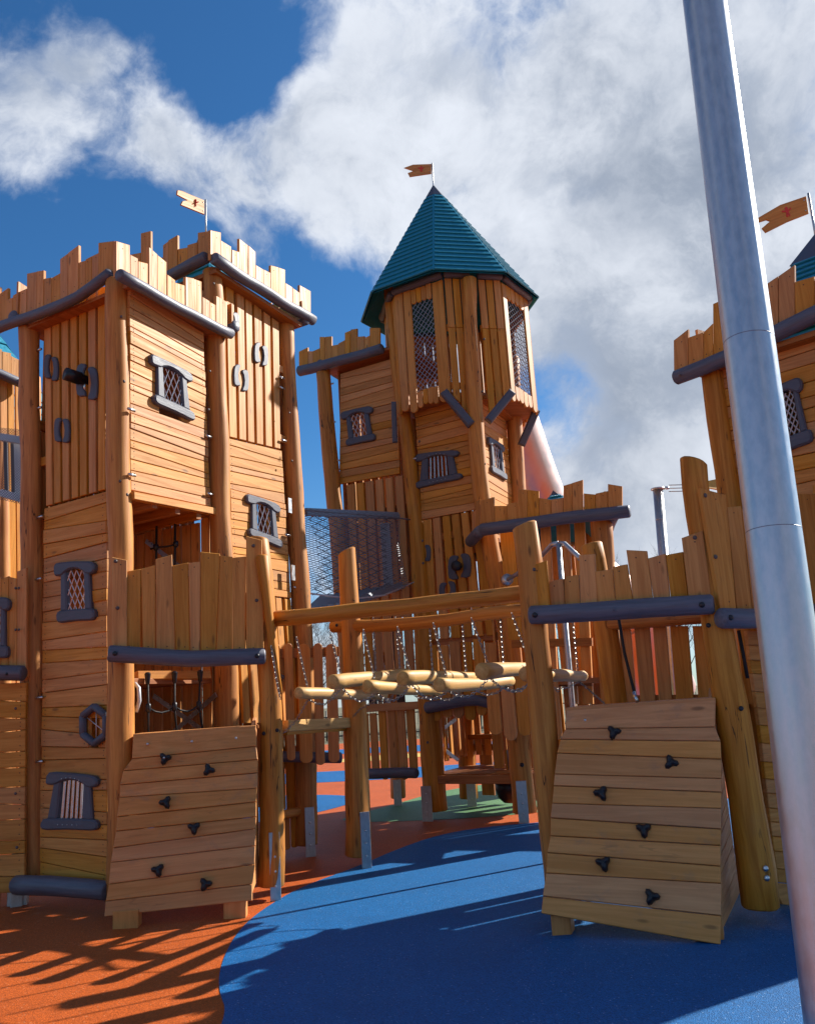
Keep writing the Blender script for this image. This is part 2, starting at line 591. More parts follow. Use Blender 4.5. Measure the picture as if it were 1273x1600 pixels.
def slats_v(par, f, quad, n, gap=0.22, t=0.03, mat='board_wood', name='slat', jit=0.10, rtop=0.0, rbot=0.0, endj=0.02, holes=()):
    TL, TR, BR, BL = quad
    for i in range(n):
        u0 = (i + gap / 2 + random.uniform(-jit, jit) * gap) / n
        u1 = (i + 1 - gap / 2 + random.uniform(-jit, jit) * gap) / n
        b0, b1 = lerp2(BL, BR, u0), lerp2(BL, BR, u1)
        t0, t1 = lerp2(TL, TR, u0 + random.uniform(-.05, .05) / n), lerp2(TL, TR, u1 + random.uniform(-.05, .05) / n)
        ez, tz = random.uniform(-endj, endj), random.uniform(-endj, endj)
        b0, b1 = (b0[0], b0[1] + ez), (b1[0], b1[1] + ez)
        t0, t1 = (t0[0], t0[1] + tz), (t1[0], t1[1] + tz)
        pts = []
        wd = b1[0] - b0[0]
        if rbot:
            r = wd / 2
            for k in range(7):
                a = math.pi + math.pi * k / 6
                pts.append(((b0[0] + b1[0]) / 2 + r * math.cos(a), (b0[1] + b1[1]) / 2 + r * rbot * math.sin(a) + r * rbot))
        else:
            pts += [b0, b1]
        if rtop:
            r = (t1[0] - t0[0]) / 2
            for k in range(7):
                a = math.pi * k / 6
                pts.append(((t0[0] + t1[0]) / 2 + r * math.cos(a), (t0[1] + t1[1]) / 2 + r * rtop * math.sin(a) - r * rtop))
        else:
            pts += [t1, t0]
        dz = random.uniform(-.004, .004)
        slab(par, name, [f.P(u, z, dz) for u, z in pts], f.n, t, mat, V((0, 0, 1)) + f.e * 0.001)


def quad(f, *p):
    return [f.px(*q) for q in p]


def boards(par, f, rows, sc, ox, oy, base, t=0.032, mat='board_wood', name='board', gap=0.003, sink=0.03):
    """battlement boards read off as (x left, x right, y top left, y top right); base = the two ends of the line their feet follow"""
    (bx0, by0), (bx1, by1) = base
    for r in rows:
        xa, xb, ya, yb = r[:4]
        fx = r[4:] if len(r) > 4 else (xa, xb)      # feet x, where the board leans
        q = [(fx[0], by0 + (by1 - by0) * (fx[0] - bx0) / (bx1 - bx0)), (fx[1], by0 + (by1 - by0) * (fx[1] - bx0) / (bx1 - bx0)), (xb, yb), (xa, ya)]
        q = [f.px(ox + x / sc, oy + y / sc) for x, y in q]
        q[0] = (q[0][0] + gap / 2, q[0][1] - sink)
        q[1] = (q[1][0] - gap / 2, q[1][1] - sink)
        q[2] = (q[2][0] - gap / 2, q[2][1])
        q[3] = (q[3][0] + gap / 2, q[3][1])
        dz = random.uniform(-0.004, 0.004)
        slab(par, name, [f.P(u, z, dz) for u, z in q], f.n, t, mat, V((0, 0, 1)) + f.e * 0.001)
        mu = (q[0][0] + q[1][0]) / 2
        nail(par, f.P(mu + random.uniform(-.02, .02), q[0][1] + .07, dz), f.n)
        nail(par, f.P((q[2][0] + q[3][0]) / 2 + random.uniform(-.02, .02), min(q[2][1], q[3][1]) - .04, dz), f.n)


def auto_battlement(par, a, b, z, off=0.14, h=0.24):
    """the sides the photograph only shows from behind or not at all, same boards"""
    f = Face(a, b, off)
    L = f.len + 2 * off
    n = int(L / 0.125)
    step = [0, 0, .02, .13, .15, .01, .0, .12, .14, .02, 0, .13]
    for i in range(n):
        u = -off + L * i / n
        hh = h + step[i % 12] + random.uniform(-.015, .015)
        slab(par, 'board', [f.P(u + .002, z), f.P(u + L / n - .002, z), f.P(u + L / n - .002, z + hh + random.uniform(-.02, .02)), f.P(u + .002, z + hh)], f.n, 0.03, 'board_wood', V((0, 0, 1)) + f.e * .001)
    log(par, 'edge_log', [f.P(-off, z, .03), f.P(L - off, z, .03)], 0.065, 0.07, 'log_paint')


# windows -------------------------------------------------------------------
LINTEL = [(0, .80), (.0, .93), (.04, .985), (.12, 1.0), (.5, 1.01), (.86, 1.0), (.95, .975), (1, .92), (1, .85), (.96, .80), (.88, .775), (.79, .79), (.72, .835), (.62, .875), (.5, .89), (.38, .875), (.28, .835), (.21, .79), (.12, .775), (.04, .775)]
SILL = [(.0, .05), (.0, .13), (.03, .18), (.10, .2), (.5, .205), (.9, .2), (.97, .18), (1, .13), (1, .05), (.96, .01), (.88, .0), (.5, .012), (.12, .0), (.04, .01)]
JAMB = [(.10, .19), (.27, .19), (.275, .5), (.28, .84), (.15, .84), (.125, .5)]


def floor_slab(par, name, plan, z, th=.05, grow=-.07, mat='deck_wood'):
    c = sum((V((*p, 0)) for p in plan), V()) / len(plan)
    pts = []
    for p in plan:
        q = V((*p, 0)) - c
        pts.append(c + q * (1 + grow * 1.41 / q.length) + V((0, 0, z)))
    return slab(par, name, pts, V((0, 0, 1)), th, mat, pts[1] - pts[0])


NAILS = {}


def nail(par, p, n):
    NAILS.setdefault(par.name, (par, []))[1].append((p, n))


def drive_nails():
    for par, lst in NAILS.values():
        vs, fs = [], []
        for p, n in lst:
            x = n.cross(V((0, 0, 1))).normalized()
            y = x.cross(n)
            k = len(vs)
            vs.extend([p + n * .0015 + (x * math.cos(a) + y * math.sin(a)) * .0055 for a in (0, 1.05, 2.09, 3.14, 4.19, 5.24)])
            vs.append(p + n * .003)
            fs.extend([(k + i, k + (i + 1) % 6, k + 6) for i in range(6)])
        mesh_obj('nail_heads', vs, fs, 'nail_dark', par, kind='stuff')


class Quad:
    def __init__(s, f, TL, TR, BR, BL, off):
        s.c = [f.pp(*p, 0) for p in (TL, TR, BR, BL)]
        s.f = f
        s.off = off

    def __call__(s, u, v, d=0.0):
        a = s.c[3].lerp(s.c[2], u)
        b = s.c[0].lerp(s.c[1], u)
        return a.lerp(b, v) + s.f.n * (s.off + d)


def window(par, f, px4, kind='lattice', depth=0.045, skew=0.0):
    Q = Quad(f, *px4, 0.034)
    n = f.n
    W = slab(par, 'window', [Q(u, v) for u, v in JAMB], n, depth, 'grey_paint', V((0, 0, 1)), c=0.012)
    slab(W, 'jamb', [Q(1 - u, v) for u, v in JAMB], n, depth, 'grey_paint', V((0, 0, 1)), c=0.012)
    slab(W, 'lintel', [Q(u, v, 0.012) for u, v in LINTEL], n, depth + .012, 'grey_paint', f.e, c=0.014)
    slab(W, 'sill', [Q(u, v, 0.012) for u, v in SILL], n, depth + .012, 'grey_paint', f.e, c=0.014)
    wid = (Q(1, .5) - Q(0, .5)).length
    hei = (Q(.5, 1) - Q(.5, 0)).length
    if kind == 'lattice':
        vs, fs = [], []
        lo, hi, l, r = .19, .86, .26, .74
        def clip(p, q):
            t0, t1 = 0.0, 1.0
            d = (q[0] - p[0], q[1] - p[1])
            for pp, dd, a, b in ((p[0], d[0], l, r), (p[1], d[1], lo, hi)):
                if abs(dd) < 1e-9:
                    if pp < a or pp > b:
                        return None
                else:
                    ta, tb = sorted(((a - pp) / dd, (b - pp) / dd))
                    t0, t1 = max(t0, ta), min(t1, tb)
            return None if t0 >= t1 else ((p[0] + d[0] * t0, p[1] + d[1] * t0), (p[0] + d[0] * t1, p[1] + d[1] * t1))
        du = 0.135
        slope = 1.75 * wid / hei
        for s in (-1, 1):
            for k in range(-10, 12):
                x0 = .5 + (k + .5) * du
                c = clip((x0 - s * 0.5, .5 - .5 * slope), (x0 + s * .5, .5 + .5 * slope))
                if c:
                    a, b = Q(*c[0], -.03 + s * .004), Q(*c[1], -.03 + s * .004)
                    v2, f2 = tube_geo([a, b], 0.0058, 4, off=len(vs))
                    vs += v2
                    fs += f2
        mesh_obj('lattice', vs, fs, 'wire_steel', W, frame(Q(.5, .5), f.e, n))
    elif kind == 'bars':
        for k in range(5):
            u = .29 + .42 * (k + .5) / 5
            top = .84 + .045 * math.sin(math.pi * (k + .5) / 5)
            box(W, 'bar', Q(u, .17, -.025), Q(u, top, -.025), wid * .030, 0.012, 'steel', n, 0.003)
            for v in (.1, top + .045):
                bolt(W, Q(u, v, .013), n, 0.006, 'steel', 'rivet')
    return W


def hexwindow(par, f, cx, cy, w, h):
    """ring of six short rounded logs round a crossed pair of rods"""
    W = None
    pts = []
    for k in range(6):
        a = math.pi / 2 + k * math.pi / 3
        pts.append(f.pp(cx + w / 2 * 0.98 * math.cos(a) * 1.12, cy - h / 2 * math.sin(a), 0.035))
    for k in range(6):
        a, b = pts[k], pts[(k + 1) % 6]
        c = (a + b) / 2
        p = W
        o = log(par if W is None else W, 'window' if W is None else 'frame_log', [a.lerp(c, .04), c, b.lerp(c, .04)], .034, .034, 'grey_paint', 0.06, 10, .1, 0, rnd=.012)
        W = W or o
    for (i, j) in ((0, 3), (1, 4)):
        pipe(W, 'rod', [pts[i] - f.n * .02, pts[j] - f.n * .02], .004, 'wire_steel', 5)
    return W


PADL = [(.44, .02), (.20, .0), (.06, .06), (.02, .2), (.0, .5), (.03, .8), (.1, .94), (.25, 1.0), (.42, .98), (.45, .9), (.36, .75), (.31, .5), (.34, .27), (.43, .12)]


def pads(par, f, cx, cy, w, h, tilt=0.0, spread=1.0):
    for s in (0, 1):
        pts = []
        for u, v in PADL:
            uu = (u - .5) * spread if not s else (.5 - u) * spread
            x, y = uu * w, -(v - .5) * h
            y += tilt * (1 if s else -1) * h
            pts.append(f.pp(cx + x, cy + y, 0.025))
        slab(par, 'peephole_pad', pts, f.n, 0.024, 'grey_paint', V((0, 0, 1)), c=0.008)


def post(par, pxs, base, r0, r1, cut=None, mat='post_wood', segs=14, name='post', wob=0.10, bend=0.015, down=0.12):
    """log standing at plan point base, its line read off the photograph at that distance"""
    pts = []
    for i, (x, y) in enumerate(pxs):
        p = at(x, y, base[1])
        pts.append(p)
    g = pts[0]
    pts[0] = V((g.x, g.y, down))
    o = log(par, name, pts, r0, r1, mat, wob, segs, 0.25, bend, cut1=cut)
    return o


def shoe(post_obj, p, n, h=0.42, w=0.075, both=True):
    """galvanised flat bars that lift a post off the ground"""
    n = n.normalized()
    s = V((0, 0, 1)).cross(n).normalized()
    q = V((p.x, p.y, 0))
    w *= 1.25
    a = box(post_obj, 'post_shoe', q + n * 0.005 + V((0, 0, -.02)), q + n * 0.005 + V((0, 0, h)), w, 0.012, 'galvanised', n, .002)
    for z in (.12, .24, .36):
        if z < h - .03:
            bolt(a, q + n * .011 + V((0, 0, z)), n, .013, 'steel')
    return a


def roof(par, base, apex, n, mat='teal_paint', cap=0.10, t=0.02, names='roof_slat'):
    """slatted pyramid: overlapping boards on every side, trim on the arrises, cap on the point"""
    k = len(base)
    cen = sum(base, V()) / k
    for i in range(k):
        a, b = base[i], base[(i + 1) % k]
        nn = (b - a).cross(apex - a).normalized()
        if nn.dot((a + b) / 2 - cen) < 0:
            nn = -nn
        top = 1 - cap
        for j in range(n):
            v0, v1 = top * j / n, top * (j + 1.12) / n
            g = 0.012 / max(0.1, (b - a).length * (1 - v0))
            p = [a.lerp(apex, v0), b.lerp(apex, v0), b.lerp(apex, min(v1, .995)), a.lerp(apex, min(v1, .995))]
            q = [p[0].lerp(p[1], g) + nn * .026, p[1].lerp(p[0], g) + nn * .026, p[2].lerp(p[3], g), p[3].lerp(p[2], g)]
            slab(par, names, q, nn, t, mat, b - a, c=.003)
        # dark lining under the slats
        mesh_obj('roof_lining', [a - nn * .03, b - nn * .03, apex - nn * .03], [(0, 1, 2)], 'teal_paint', par)
        box(par, 'hip_trim', a.lerp(apex, 0.0) + nn * .0, a.lerp(apex, top), .03, .02, mat, (a - cen).normalized() + V((0, 0, .5)), .003)
    cb = [p.lerp(apex, 1 - cap * 1.12) for p in base]
    up = (apex - cen).normalized()
    vs = [p + (p - sum(cb, V()) / k) * 0.12 for p in cb] + [apex + up * .03]
    mesh_obj('roof_cap', vs, [(i, (i + 1) % k, k) for i in range(k)] + [tuple(range(k - 1, -1, -1))], 'dark_cap', par)


def pennant(label, P0, P1, pts, n, emb, mat='board_wood'):
    """wooden swallow-tailed flag on its rod"""
    th = thing('pennant_flag', label, 'flag', P0, 'wooden flags on the tower tops')
    pipe(th, 'flag_rod', [P0 - V((0, 0, .15)), P1], .012, 'galvanised')
    fl = slab(th, 'flag_board', pts, n, .02, mat, pts[1] - pts[0], c=.003)
    c, s, ex, ez = emb
    E = [(-.1, -1), (.0, -.25), (.1, -1), (.38, -.9), (.22, -.1), (.9, .25), (.8, .5), (.25, .3), (.3, .8), (.0, 1), (-.3, .8), (-.2, .35), (-.9, .6), (-1, .35), (-.25, 0), (-.45, -.8)]
    slab(fl, 'emblem', [c + n * .004 + ex * u * s + ez * v * s for u, v in E], n, .003, 'red_paint', ex, c=.0005)
    for k in (.2, .8):
        bolt(fl, pts[0].lerp(pts[-1], k) + (pts[1] - pts[0]).normalized() * .03, n, .008, 'steel')
    return th


def chain(par, pts, link=0.034, wire=0.0038, name='chain'):
    P = resample(pts, link * .72)
    vs, fs = [], []
    for i in range(len(P) - 1):
        a, b = P[i], P[i + 1]
        d = (b - a).normalized()
        r = d.cross(V((.3, 1, .2))).normalized()
        s = d.cross(r)
        q = (r + s * .3).normalized() if i % 2 else (s - r * .3).normalized()
        c = (a + b) / 2
        loop = []
        for k in range(8):
            an = 2 * math.pi * k / 8
            loop.append(c + d * math.cos(an) * link * .55 + q * math.sin(an) * link * .30)
        o = d.cross(q)
        base = len(vs)
        for k in range(8):
            out = (loop[k] - c).normalized()
            for w2 in range(3):
                aa = 2 * math.pi * w2 / 3
                vs.append(loop[k] + (out * math.cos(aa) + o * math.sin(aa)) * wire)
        for k in range(8):
            k2 = (k + 1) % 8
            for w2 in range(3):
                x = (w2 + 1) % 3
                fs.append((base + k * 3 + w2, base + k2 * 3 + w2, base + k2 * 3 + x, base + k * 3 + x))
    return mesh_obj(name, vs, fs, 'chain_steel', par, frame(pts[0], pts[-1] - pts[0], V((0, -1, .01))))


def clamp(par, p, n, e):
    """small steel fixing between a wall panel and a post"""
    pipe(par, 'panel_clamp', [p - e * .04, p + e * .05], .014, 'steel', 6)


HOLD = []


def hold(par, p, n, up, rot):
    M = frame(p, n, up) @ Matrix.Rotation(rot, 4, 'X')
    if HOLD:
        return copy_part(HOLD[0], M, par)
    vs, fs = [], []
    S, K = 15, 5
    for i in range(K):
        h = [0, .022, .040, .050, .054][i]
        q = [1.0, 1.0, .86, .55, .28][i]
        for j in range(S):
            a = 2 * math.pi * j / S
            r = .043 * q * (1 + .34 * math.cos(3 * a) * (1 if i < 3 else .6))
            vs.append(M @ V((h + .008 * math.cos(3 * a) * (i > 1), r * math.cos(a), r * math.sin(a))))
    for i in range(K - 1):
        for j in range(S):
            fs.append((i * S + j, i * S + (j + 1) % S, (i + 1) * S + (j + 1) % S, (i + 1) * S + j))
    fs.append(tuple((K - 1) * S + j for j in range(S)))
    o = mesh_obj('climbing_hold', vs, fs, 'black_plastic', par, M, smooth=True)
    bolt(o, M @ V((.050, 0, 0)), n, .010, 'steel')
    HOLD.append(o)
    return o


def struct(name, verts, faces, mat):
    o = mesh_obj(name, verts, faces, mat, None, Matrix.Identity(4))
    o['kind'] = 'structure'
    return o


def smooth_loop(pts, it=3):
    for _ in range(it):
        q = []
        for i in range(len(pts)):
            a, b = pts[i], pts[(i + 1) % len(pts)]
            q += [a.lerp(b, .25), a.lerp(b, .75)]
        pts = q
    return pts


def patch(name, pts, z, mat):
    """coloured rubber surfacing laid as a curved sheet"""
    P = smooth_loop([V((p[0], p[1], z)) for p in pts])
    a = V()
    for i in range(len(P)):
        a += P[i - 1].cross(P[i])
    if a.z < 0:
        P.reverse()
    return struct(name, P, [tuple(range(len(P)))], mat)

# ---------------------------------------------------------------- ground
struct('ground', [V((-500, -60, -.02)), V((500, -60, -.02)), V((500, 900, -.02)), V((-500, 900, -.02))], [(0, 1, 2, 3)], 'dry_grass')
patch('orange_rubber_ground', [(-38, -14), (38, -14), (40, 10), (36, 30), (26, 37), (10, 36), (-2, 40.5), (-14, 37), (-34, 38), (-42, 20), (-42, 0)], 0.0, 'rubber_orange')
blue = [gp(x, y) for x, y in [(362, 1600), (338, 1540), (352, 1488), (378, 1448), (415, 1418), (470, 1386), (560, 1354), (620, 1327), (690, 1303), (770, 1291), (850, 1285)]]
patch('blue_rubber_ground', [(p.x, p.y) for p in blue] + [(2.4, 12.1), (3.6, 13.0), (5.5, 13.2), (7.6, 11.5), (8.2, 7), (7, 2.5), (4, .6), (1.2, .2), (-.4, 1.4), (-1.2, 3.2)], 0.004, 'rubber_blue')
patch('green_rubber_ground', [(-1.0, 12.95), (-.4, 12.75), (.5, 12.62), (1.4, 12.75), (2.4, 13.1), (3.4, 14.2), (3.6, 16.2), (2.6, 17.6), (1.2, 17.4), (.2, 16.4), (-.6, 14.6), (-1.3, 13.4)], 0.004, 'rubber_green')
patch('blue_rubber_ground', [(-1.0, 16.2), (-1.5, 14.6), (-2.4, 13.4), (-3.8, 13.4), (-5.4, 14.2), (-5.6, 16), (-4, 17.6), (-2, 17.4)], 0.004, 'rubber_blue')
patch('blue_rubber_ground', [(-6, 21), (-3, 20), (1, 19.5), (4, 20.2), (7, 20.0), (8, 22), (4, 23.2), (0, 22.6), (-4, 23.5)], 0.004, 'rubber_blue')
patch('yellow_rubber_ground', [(-2.6, 26.5), (-1.4, 26.2), (.2, 26.8), (.4, 28.4), (-1, 29), (-2.5, 28.4)], 0.004, 'rubber_yellow')
patch('blue_rubber_ground', [(-7, 32), (-2, 31), (4, 27), (9, 26), (12, 28), (8, 32), (2, 33.6), (-4, 34.5)], 0.004, 'rubber_blue')
patch('blue_rubber_ground', [(6, 17.0), (8.5, 16.2), (11, 17), (11.5, 19), (8, 19.4), (6, 18.6)], 0.004, 'rubber_blue')

# ---------------------------------------------------------------- plan points of the castle
pF, pL, pR, pQ = (-2.52, 7.85), (-3.78, 8.62), (-1.98, 9.05), (-1.35, 10.40)
pK, pQ2 = (-3.24, 9.82), (-2.75, 11.30)
pC, pM, pCK, pMK = (1.27, 12.0), (0.10, 12.75), (1.87, 13.30), (0.72, 14.05)
pD, pDK = (-1.05, 13.45), (-0.43, 14.75)
P1, P2, PR1, PR2 = (-1.40, 8.18), (-0.71, 9.46), (1.07, 6.86), (2.20, 6.39)
pB1, pB2 = (1.66, 7.96), (2.80, 7.50)
pFR = (3.88, 6.46)  # unseen right corner, set further out to widen the tower's shadow


def bolts_px(par, f, lst, r=.015, mat='bolt_brown', off=.0):
    for (x, y) in lst:
        bolt(par, f.pp(x, y, off), f.n, r, mat)


# ---------------------------------------------------------------- left castle tower (front)
A = thing('castle_tower', 'square castle tower at left front, sunlit side with lattice window above an open balcony', 'castle tower', (*pF, 0), 'square battlemented wooden towers')
AL, AR = Face(pL, pF), Face(pF, pR)
o = post(A, [(50, 1405), (50, 1200), (50, 900), (46, 525), (46, 505)], pL, .105, .10, wob=.14)
shoe(o, V((pL[0] + .03, pL[1] - .1, 0)), V((.5, -.86, 0)), .52, .08)
box(A, 'post_foot', V((pL[0], pL[1], -.02)), V((pL[0], pL[1], .14)), .17, .12, 'galvanised', V((.3, -1, 0)))
fp = post(A, [(190, 1425), (189, 1130), (187, 800), (184, 470), (183, 440)], pF, .122, .105)
L_in = AL.out(-.02)
# low plank wall with its windows
q = quad(L_in, (69, 794), (166, 767), (168, 1388), (62, 1372))
h1 = [L_in.px(105, 892)[0], L_in.px(137, 892)[0], L_in.px(120, 958)[1], L_in.px(120, 886)[1]]
h2 = [L_in.px(93, 1280)[0], L_in.px(143, 1280)[0], L_in.px(118, 1274)[1], L_in.px(118, 1218)[1]]
h3 = [L_in.px(139, 1130)[0], L_in.px(156, 1130)[0], L_in.px(147, 1150)[1], L_in.px(147, 1115)[1]]
planks_h(A, L_in, q, 27, (h1, h2, h3))
window(A, L_in, [(89, 880), (153, 877), (153, 969), (94, 974)])
window(A, L_in, [(79, 1205), (158, 1212), (158, 1297), (68, 1296)], 'bars')
hexwindow(A, L_in, 148, 1133, 38, 58)
# slatted top with peepholes
q = quad(L_in, (66, 470), (166, 447), (166, 764), (70, 791))
slats_v(A, L_in, q, 7, .26, endj=.0, t=.04)
box(A, 'slat_rail', L_in.P(.08, 5.2, -.045), L_in.P(1.4, 5.2, -.045), .09, .03, 'board_wood', L_in.n)
box(A, 'slat_rail', L_in.P(.08, 4.2, -.045), L_in.P(1.4, 4.2, -.045), .09, .03, 'board_wood', L_in.n)
pads(A, L_in, 79, 574, 22, 38, .05)
pads(A, L_in, 96, 672, 24, 38, .02)
pads(A, L_in, 135, 596, 34, 52, .05)
tc = L_in.pp(133, 594, 0.0)
tdir = (V((-.75, -.75, .12))).normalized()
tel = pipe(A, 'telescope', [tc - tdir * .08, tc + tdir * .05, tc + tdir * .05, tc + tdir * .20], [.05, .05, .065, .065], 'black_plastic', 14)
pipe(A, 'telescope_mount', [tc, tc - V((0, 0, .12))], .018, 'steel')
# sunlit cabin side
q = quad(AR, (203, 448), (318, 520), (330, 792), (205, 766))
h = [AR.px(250, 610)[0], AR.px(284, 610)[0], AR.px(268, 640)[1], AR.px(268, 572)[1]]
planks_h(A, AR, q, 21, (h,))
window(A, AR, [(231, 552), (297, 584), (301, 660), (238, 631)])
a, b = AR.px(204, 770), AR.px(331, 795)
box(A, 'floor_beam', AR.P(a[0], a[1] - .03, .012), AR.P(b[0] + .05, b[1] - .03, .012), .07, .07, 'board_wood', AR.n)
z0 = 3.66
floor_slab(A, 'cabin_floor', [pF, pR, pK, pL], z0, .05, -.07)
for k in range(1, 4):
    t = k / 4
    box(A, 'floor_joist', V((*pF, z0 - .09)).lerp(V((*pR, z0 - .09)), t), V((*pL, z0 - .09)).lerp(V((*pK, z0 - .09)), t), .06, .08, 'deck_wood', V((0, 0, -1)))
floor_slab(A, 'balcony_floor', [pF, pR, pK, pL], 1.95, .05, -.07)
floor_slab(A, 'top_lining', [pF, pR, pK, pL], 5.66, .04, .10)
# back walls
for a_, b_, z_a, z_b in ((pL, pK, .3, 5.6), (pK, pR, .5, 3.6)):
    f = Face(b_, a_)
    slats_v(A, f, [(0.1, z_b), (f.len - .1, z_b), (f.len - .1, z_a), (0.1, z_a)], 9, .2, t=.03)
f = Face(pL, pK)
for z in (1.2, 3.1, 4.6):
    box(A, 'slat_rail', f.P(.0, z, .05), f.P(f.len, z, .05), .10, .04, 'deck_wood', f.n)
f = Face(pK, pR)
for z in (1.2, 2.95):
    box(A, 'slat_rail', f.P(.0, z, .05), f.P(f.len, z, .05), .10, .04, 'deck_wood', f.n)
post(A, [(205, 1370), (215, 900), (222, 560)], pK, .11, .10)
# battlements
BAL, BAR_ = AL.out(.13), AR.out(.13)
boards(A, BAL, [(-38, 0, 430, 428), (0, 33, 455, 432), (27, 52, 480, 470), (52, 80, 462, 447), (80, 107, 447, 435), (107, 147, 375, 367), (147, 175, 367, 362), (175, 205, 395, 390), (205, 240, 392, 372), (240, 272, 318, 295), (272, 314, 293, 262), (314, 340, 330, 322), (340, 365, 318, 305), (365, 392, 305, 292), (392, 455, 253, 245)],
       2.546, 0, 280, ((0, 585), (445, 372)))
boards(A, BAR_, [(462, 519, 245, 262), (519, 552, 298, 315), (552, 592, 325, 335), (592, 628, 268, 300), (628, 665, 300, 330), (665, 698, 378, 402), (698, 738, 410, 422), (738, 773, 388, 395), (773, 805, 395, 407), (805, 835, 467, 485), (835, 860, 487, 500), (860, 905, 462, 488)],
       2.546, 0, 280, ((470, 378), (915, 608)))
FL = AL.out(.16)
log(A, 'edge_log', [FL.pp(-14, 518), FL.pp(60, 490), FL.pp(120, 468), FL.pp(172, 428)], .058, .056, 'log_paint', .08)
FR = AR.out(.16)
log(A, 'edge_log', [FR.pp(187, 429), FR.pp(230, 452), FR.pp(300, 492), FR.pp(361, 522)], .058, .056, 'log_paint', .08)
auto_battlement(A, pK, pL, 5.78)
auto_battlement(A, pR, pK, 5.78)
log(A, 'ground_log', [L_in.pp(28, 1383, .14), L_in.pp(100, 1384, .14), L_in.pp(168, 1392, .14)], .085, .075, 'log_paint', .06)
bolts_px(A, AL, [(184, 472), (190, 495), (172, 628), (170, 734), (188, 752), (175, 1290)], .016, off=.12)
bolts_px(A, AR, [(194, 596), (199, 773)], .016, off=.10)
for x, y in ((60, 547), (60, 638), (62, 808), (60, 905), (62, 1090), (62, 1190)):
    clamp(A, L_in.pp(x, y, .02), V((0, 0, 0)) + L_in.e, L_in.e)
for x, y in ((326, 682), (328, 772), (205, 640), (206, 742)):
    clamp(A, AR.pp(x, y, .03), AR.n, AR.e)
# beam with rope net below the balcony
beamf = Face(pF, pR, -.02)
ba, bb = at(212, 1056, 8.15), at(326, 1055, 8.75)
box(A, 'net_beam', ba, bb, .075, .09, 'board_wood', V((0.5, -.8, .1)))
NA = thing('rope_net', 'black rope climbing net hanging from the beam under the left balcony', 'climbing net', ba)
tops = [(231, 1060), (273, 1058), (313, 1056)]
mids = [(232, 1106), (273, 1104), (311, 1102)]
bots = [(232, 1160), (277, 1155), (318, 1150)]
MP = []
for i in range(3):
    Y = 8.12 + .2 * i
    a, b, c = at(*tops[i], Y), at(*mids[i], Y), at(*bots[i], Y)
    pipe(NA, 'rope', [a, b, c], .010, 'rope_black')
    log(NA, 'rope_anchor', [a + V((0, 0, .04)), a - V((0, 0, .05))], .030, .018, 'black_plastic', 0, 10, .05, 0)
    log(NA, 'rope_knot', [b + V((0, 0, .03)), b - V((0, 0, .03))], .024, .024, 'black_plastic', 0, 8, .03, 0)
    MP.append(b)
for i in range(2):
    m_ = (MP[i] + MP[i + 1]) / 2 - V((0, 0, .05))
    pipe(NA, 'rope', [MP[i], MP[i].lerp(m_, .5) - V((0, 0, .012)), m_, m_.lerp(MP[i + 1], .5) - V((0, 0, .012)), MP[i + 1]], .009, 'rope_black')
f = Face(pK, pR, .12)
for (x0, y0, x1, y1) in ((240, 1087, 318, 1142), (338, 1085, 270, 1145), (228, 845, 300, 900)):
    box(A, 'brace_strap', f.pp(x0, y0), f.pp(x1, y1), .05, .006, 'steel', f.n, .001)
# upper net inside
N2 = thing('rope_net', 'black rope net inside the left tower below the cabin floor', 'climbing net', at(245, 880, 8.9))
for x0, y0, x1, y1 in ((245, 822, 244, 905), (274, 818, 273, 905)):
    pipe(N2, 'rope', [at(x0, y0, 8.9), at(x1, y1, 8.9)], .012, 'rope_black')
pipe(N2, 'rope', [at(235, 858, 8.9), at(247, 855, 8.9), at(262, 854, 8.9), at(275, 850, 8.9)], .010, 'rope_black')
for x, y in ((244, 855), (275, 850)):
    log(N2, 'rope_knot', [at(x, y - 3, 8.9), at(x, y + 3, 8.9)], .03, .03, 'black_plastic', 0, 8, .03, 0)
gh = pipe(A, 'grab_handle', [at(211, 1068, 7.95), at(217, 1075, 7.93), at(218, 1095, 7.93), at(213, 1112, 7.95)], .018, 'white_frame', 8)

# ---------------------------------------------------------------- taller tower behind it
B = thing('castle_tower', 'taller square tower behind the left front tower, slatted top and a flag above', 'castle tower', (*pR, 0), 'square battlemented wooden towers')
BR = Face(pR, pQ)
post(B, [(362, 1375), (354, 1090), (346, 840), (338, 530), (331, 425)], pR, .125, .105)
qp = post(B, [(479, 1335), (478, 1200), (472, 980), (462, 800), (452, 650), (446, 500)], pQ, .125, .10)
shoe(qp, V((pQ[0] + .06, pQ[1] - .13, 0)), V((.3, -.95, 0)), .52, .085)
q = quad(BR, (352, 440), (437, 505), (440, 702), (357, 682))
slats_v(B, BR, q, 6, .25, endj=0, t=.04)
for z in (4.8, 5.7):
    box(B, 'slat_rail', BR.P(.1, z, -.045), BR.P(BR.len - .1, z, -.045), .09, .03, 'board_wood', BR.n)
q = quad(BR, (357, 684), (441, 704), (455, 935), (365, 925))
h = [BR.px(394, 815)[0], BR.px(421, 815)[0], BR.px(407, 845)[1], BR.px(407, 786)[1]]
planks_h(B, BR, q, 17, (h,))
window(B, BR, [(381, 771), (434, 789), (438, 858), (386, 838)])
q = quad(BR, (366, 926), (456, 937), (470, 1130), (378, 1130))
slats_v(B, BR, q, 6, .3, endj=0)
pads(B, BR, 363, 501, 24, 30, .05)
pads(B, BR, 378, 590, 24, 34, .12)
pads(B, BR, 409, 553, 22, 32, .08)
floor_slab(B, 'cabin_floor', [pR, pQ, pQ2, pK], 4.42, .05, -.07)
floor_slab(B, 'lower_floor', [pR, pQ, pQ2, pK], 2.35, .05, -.07)
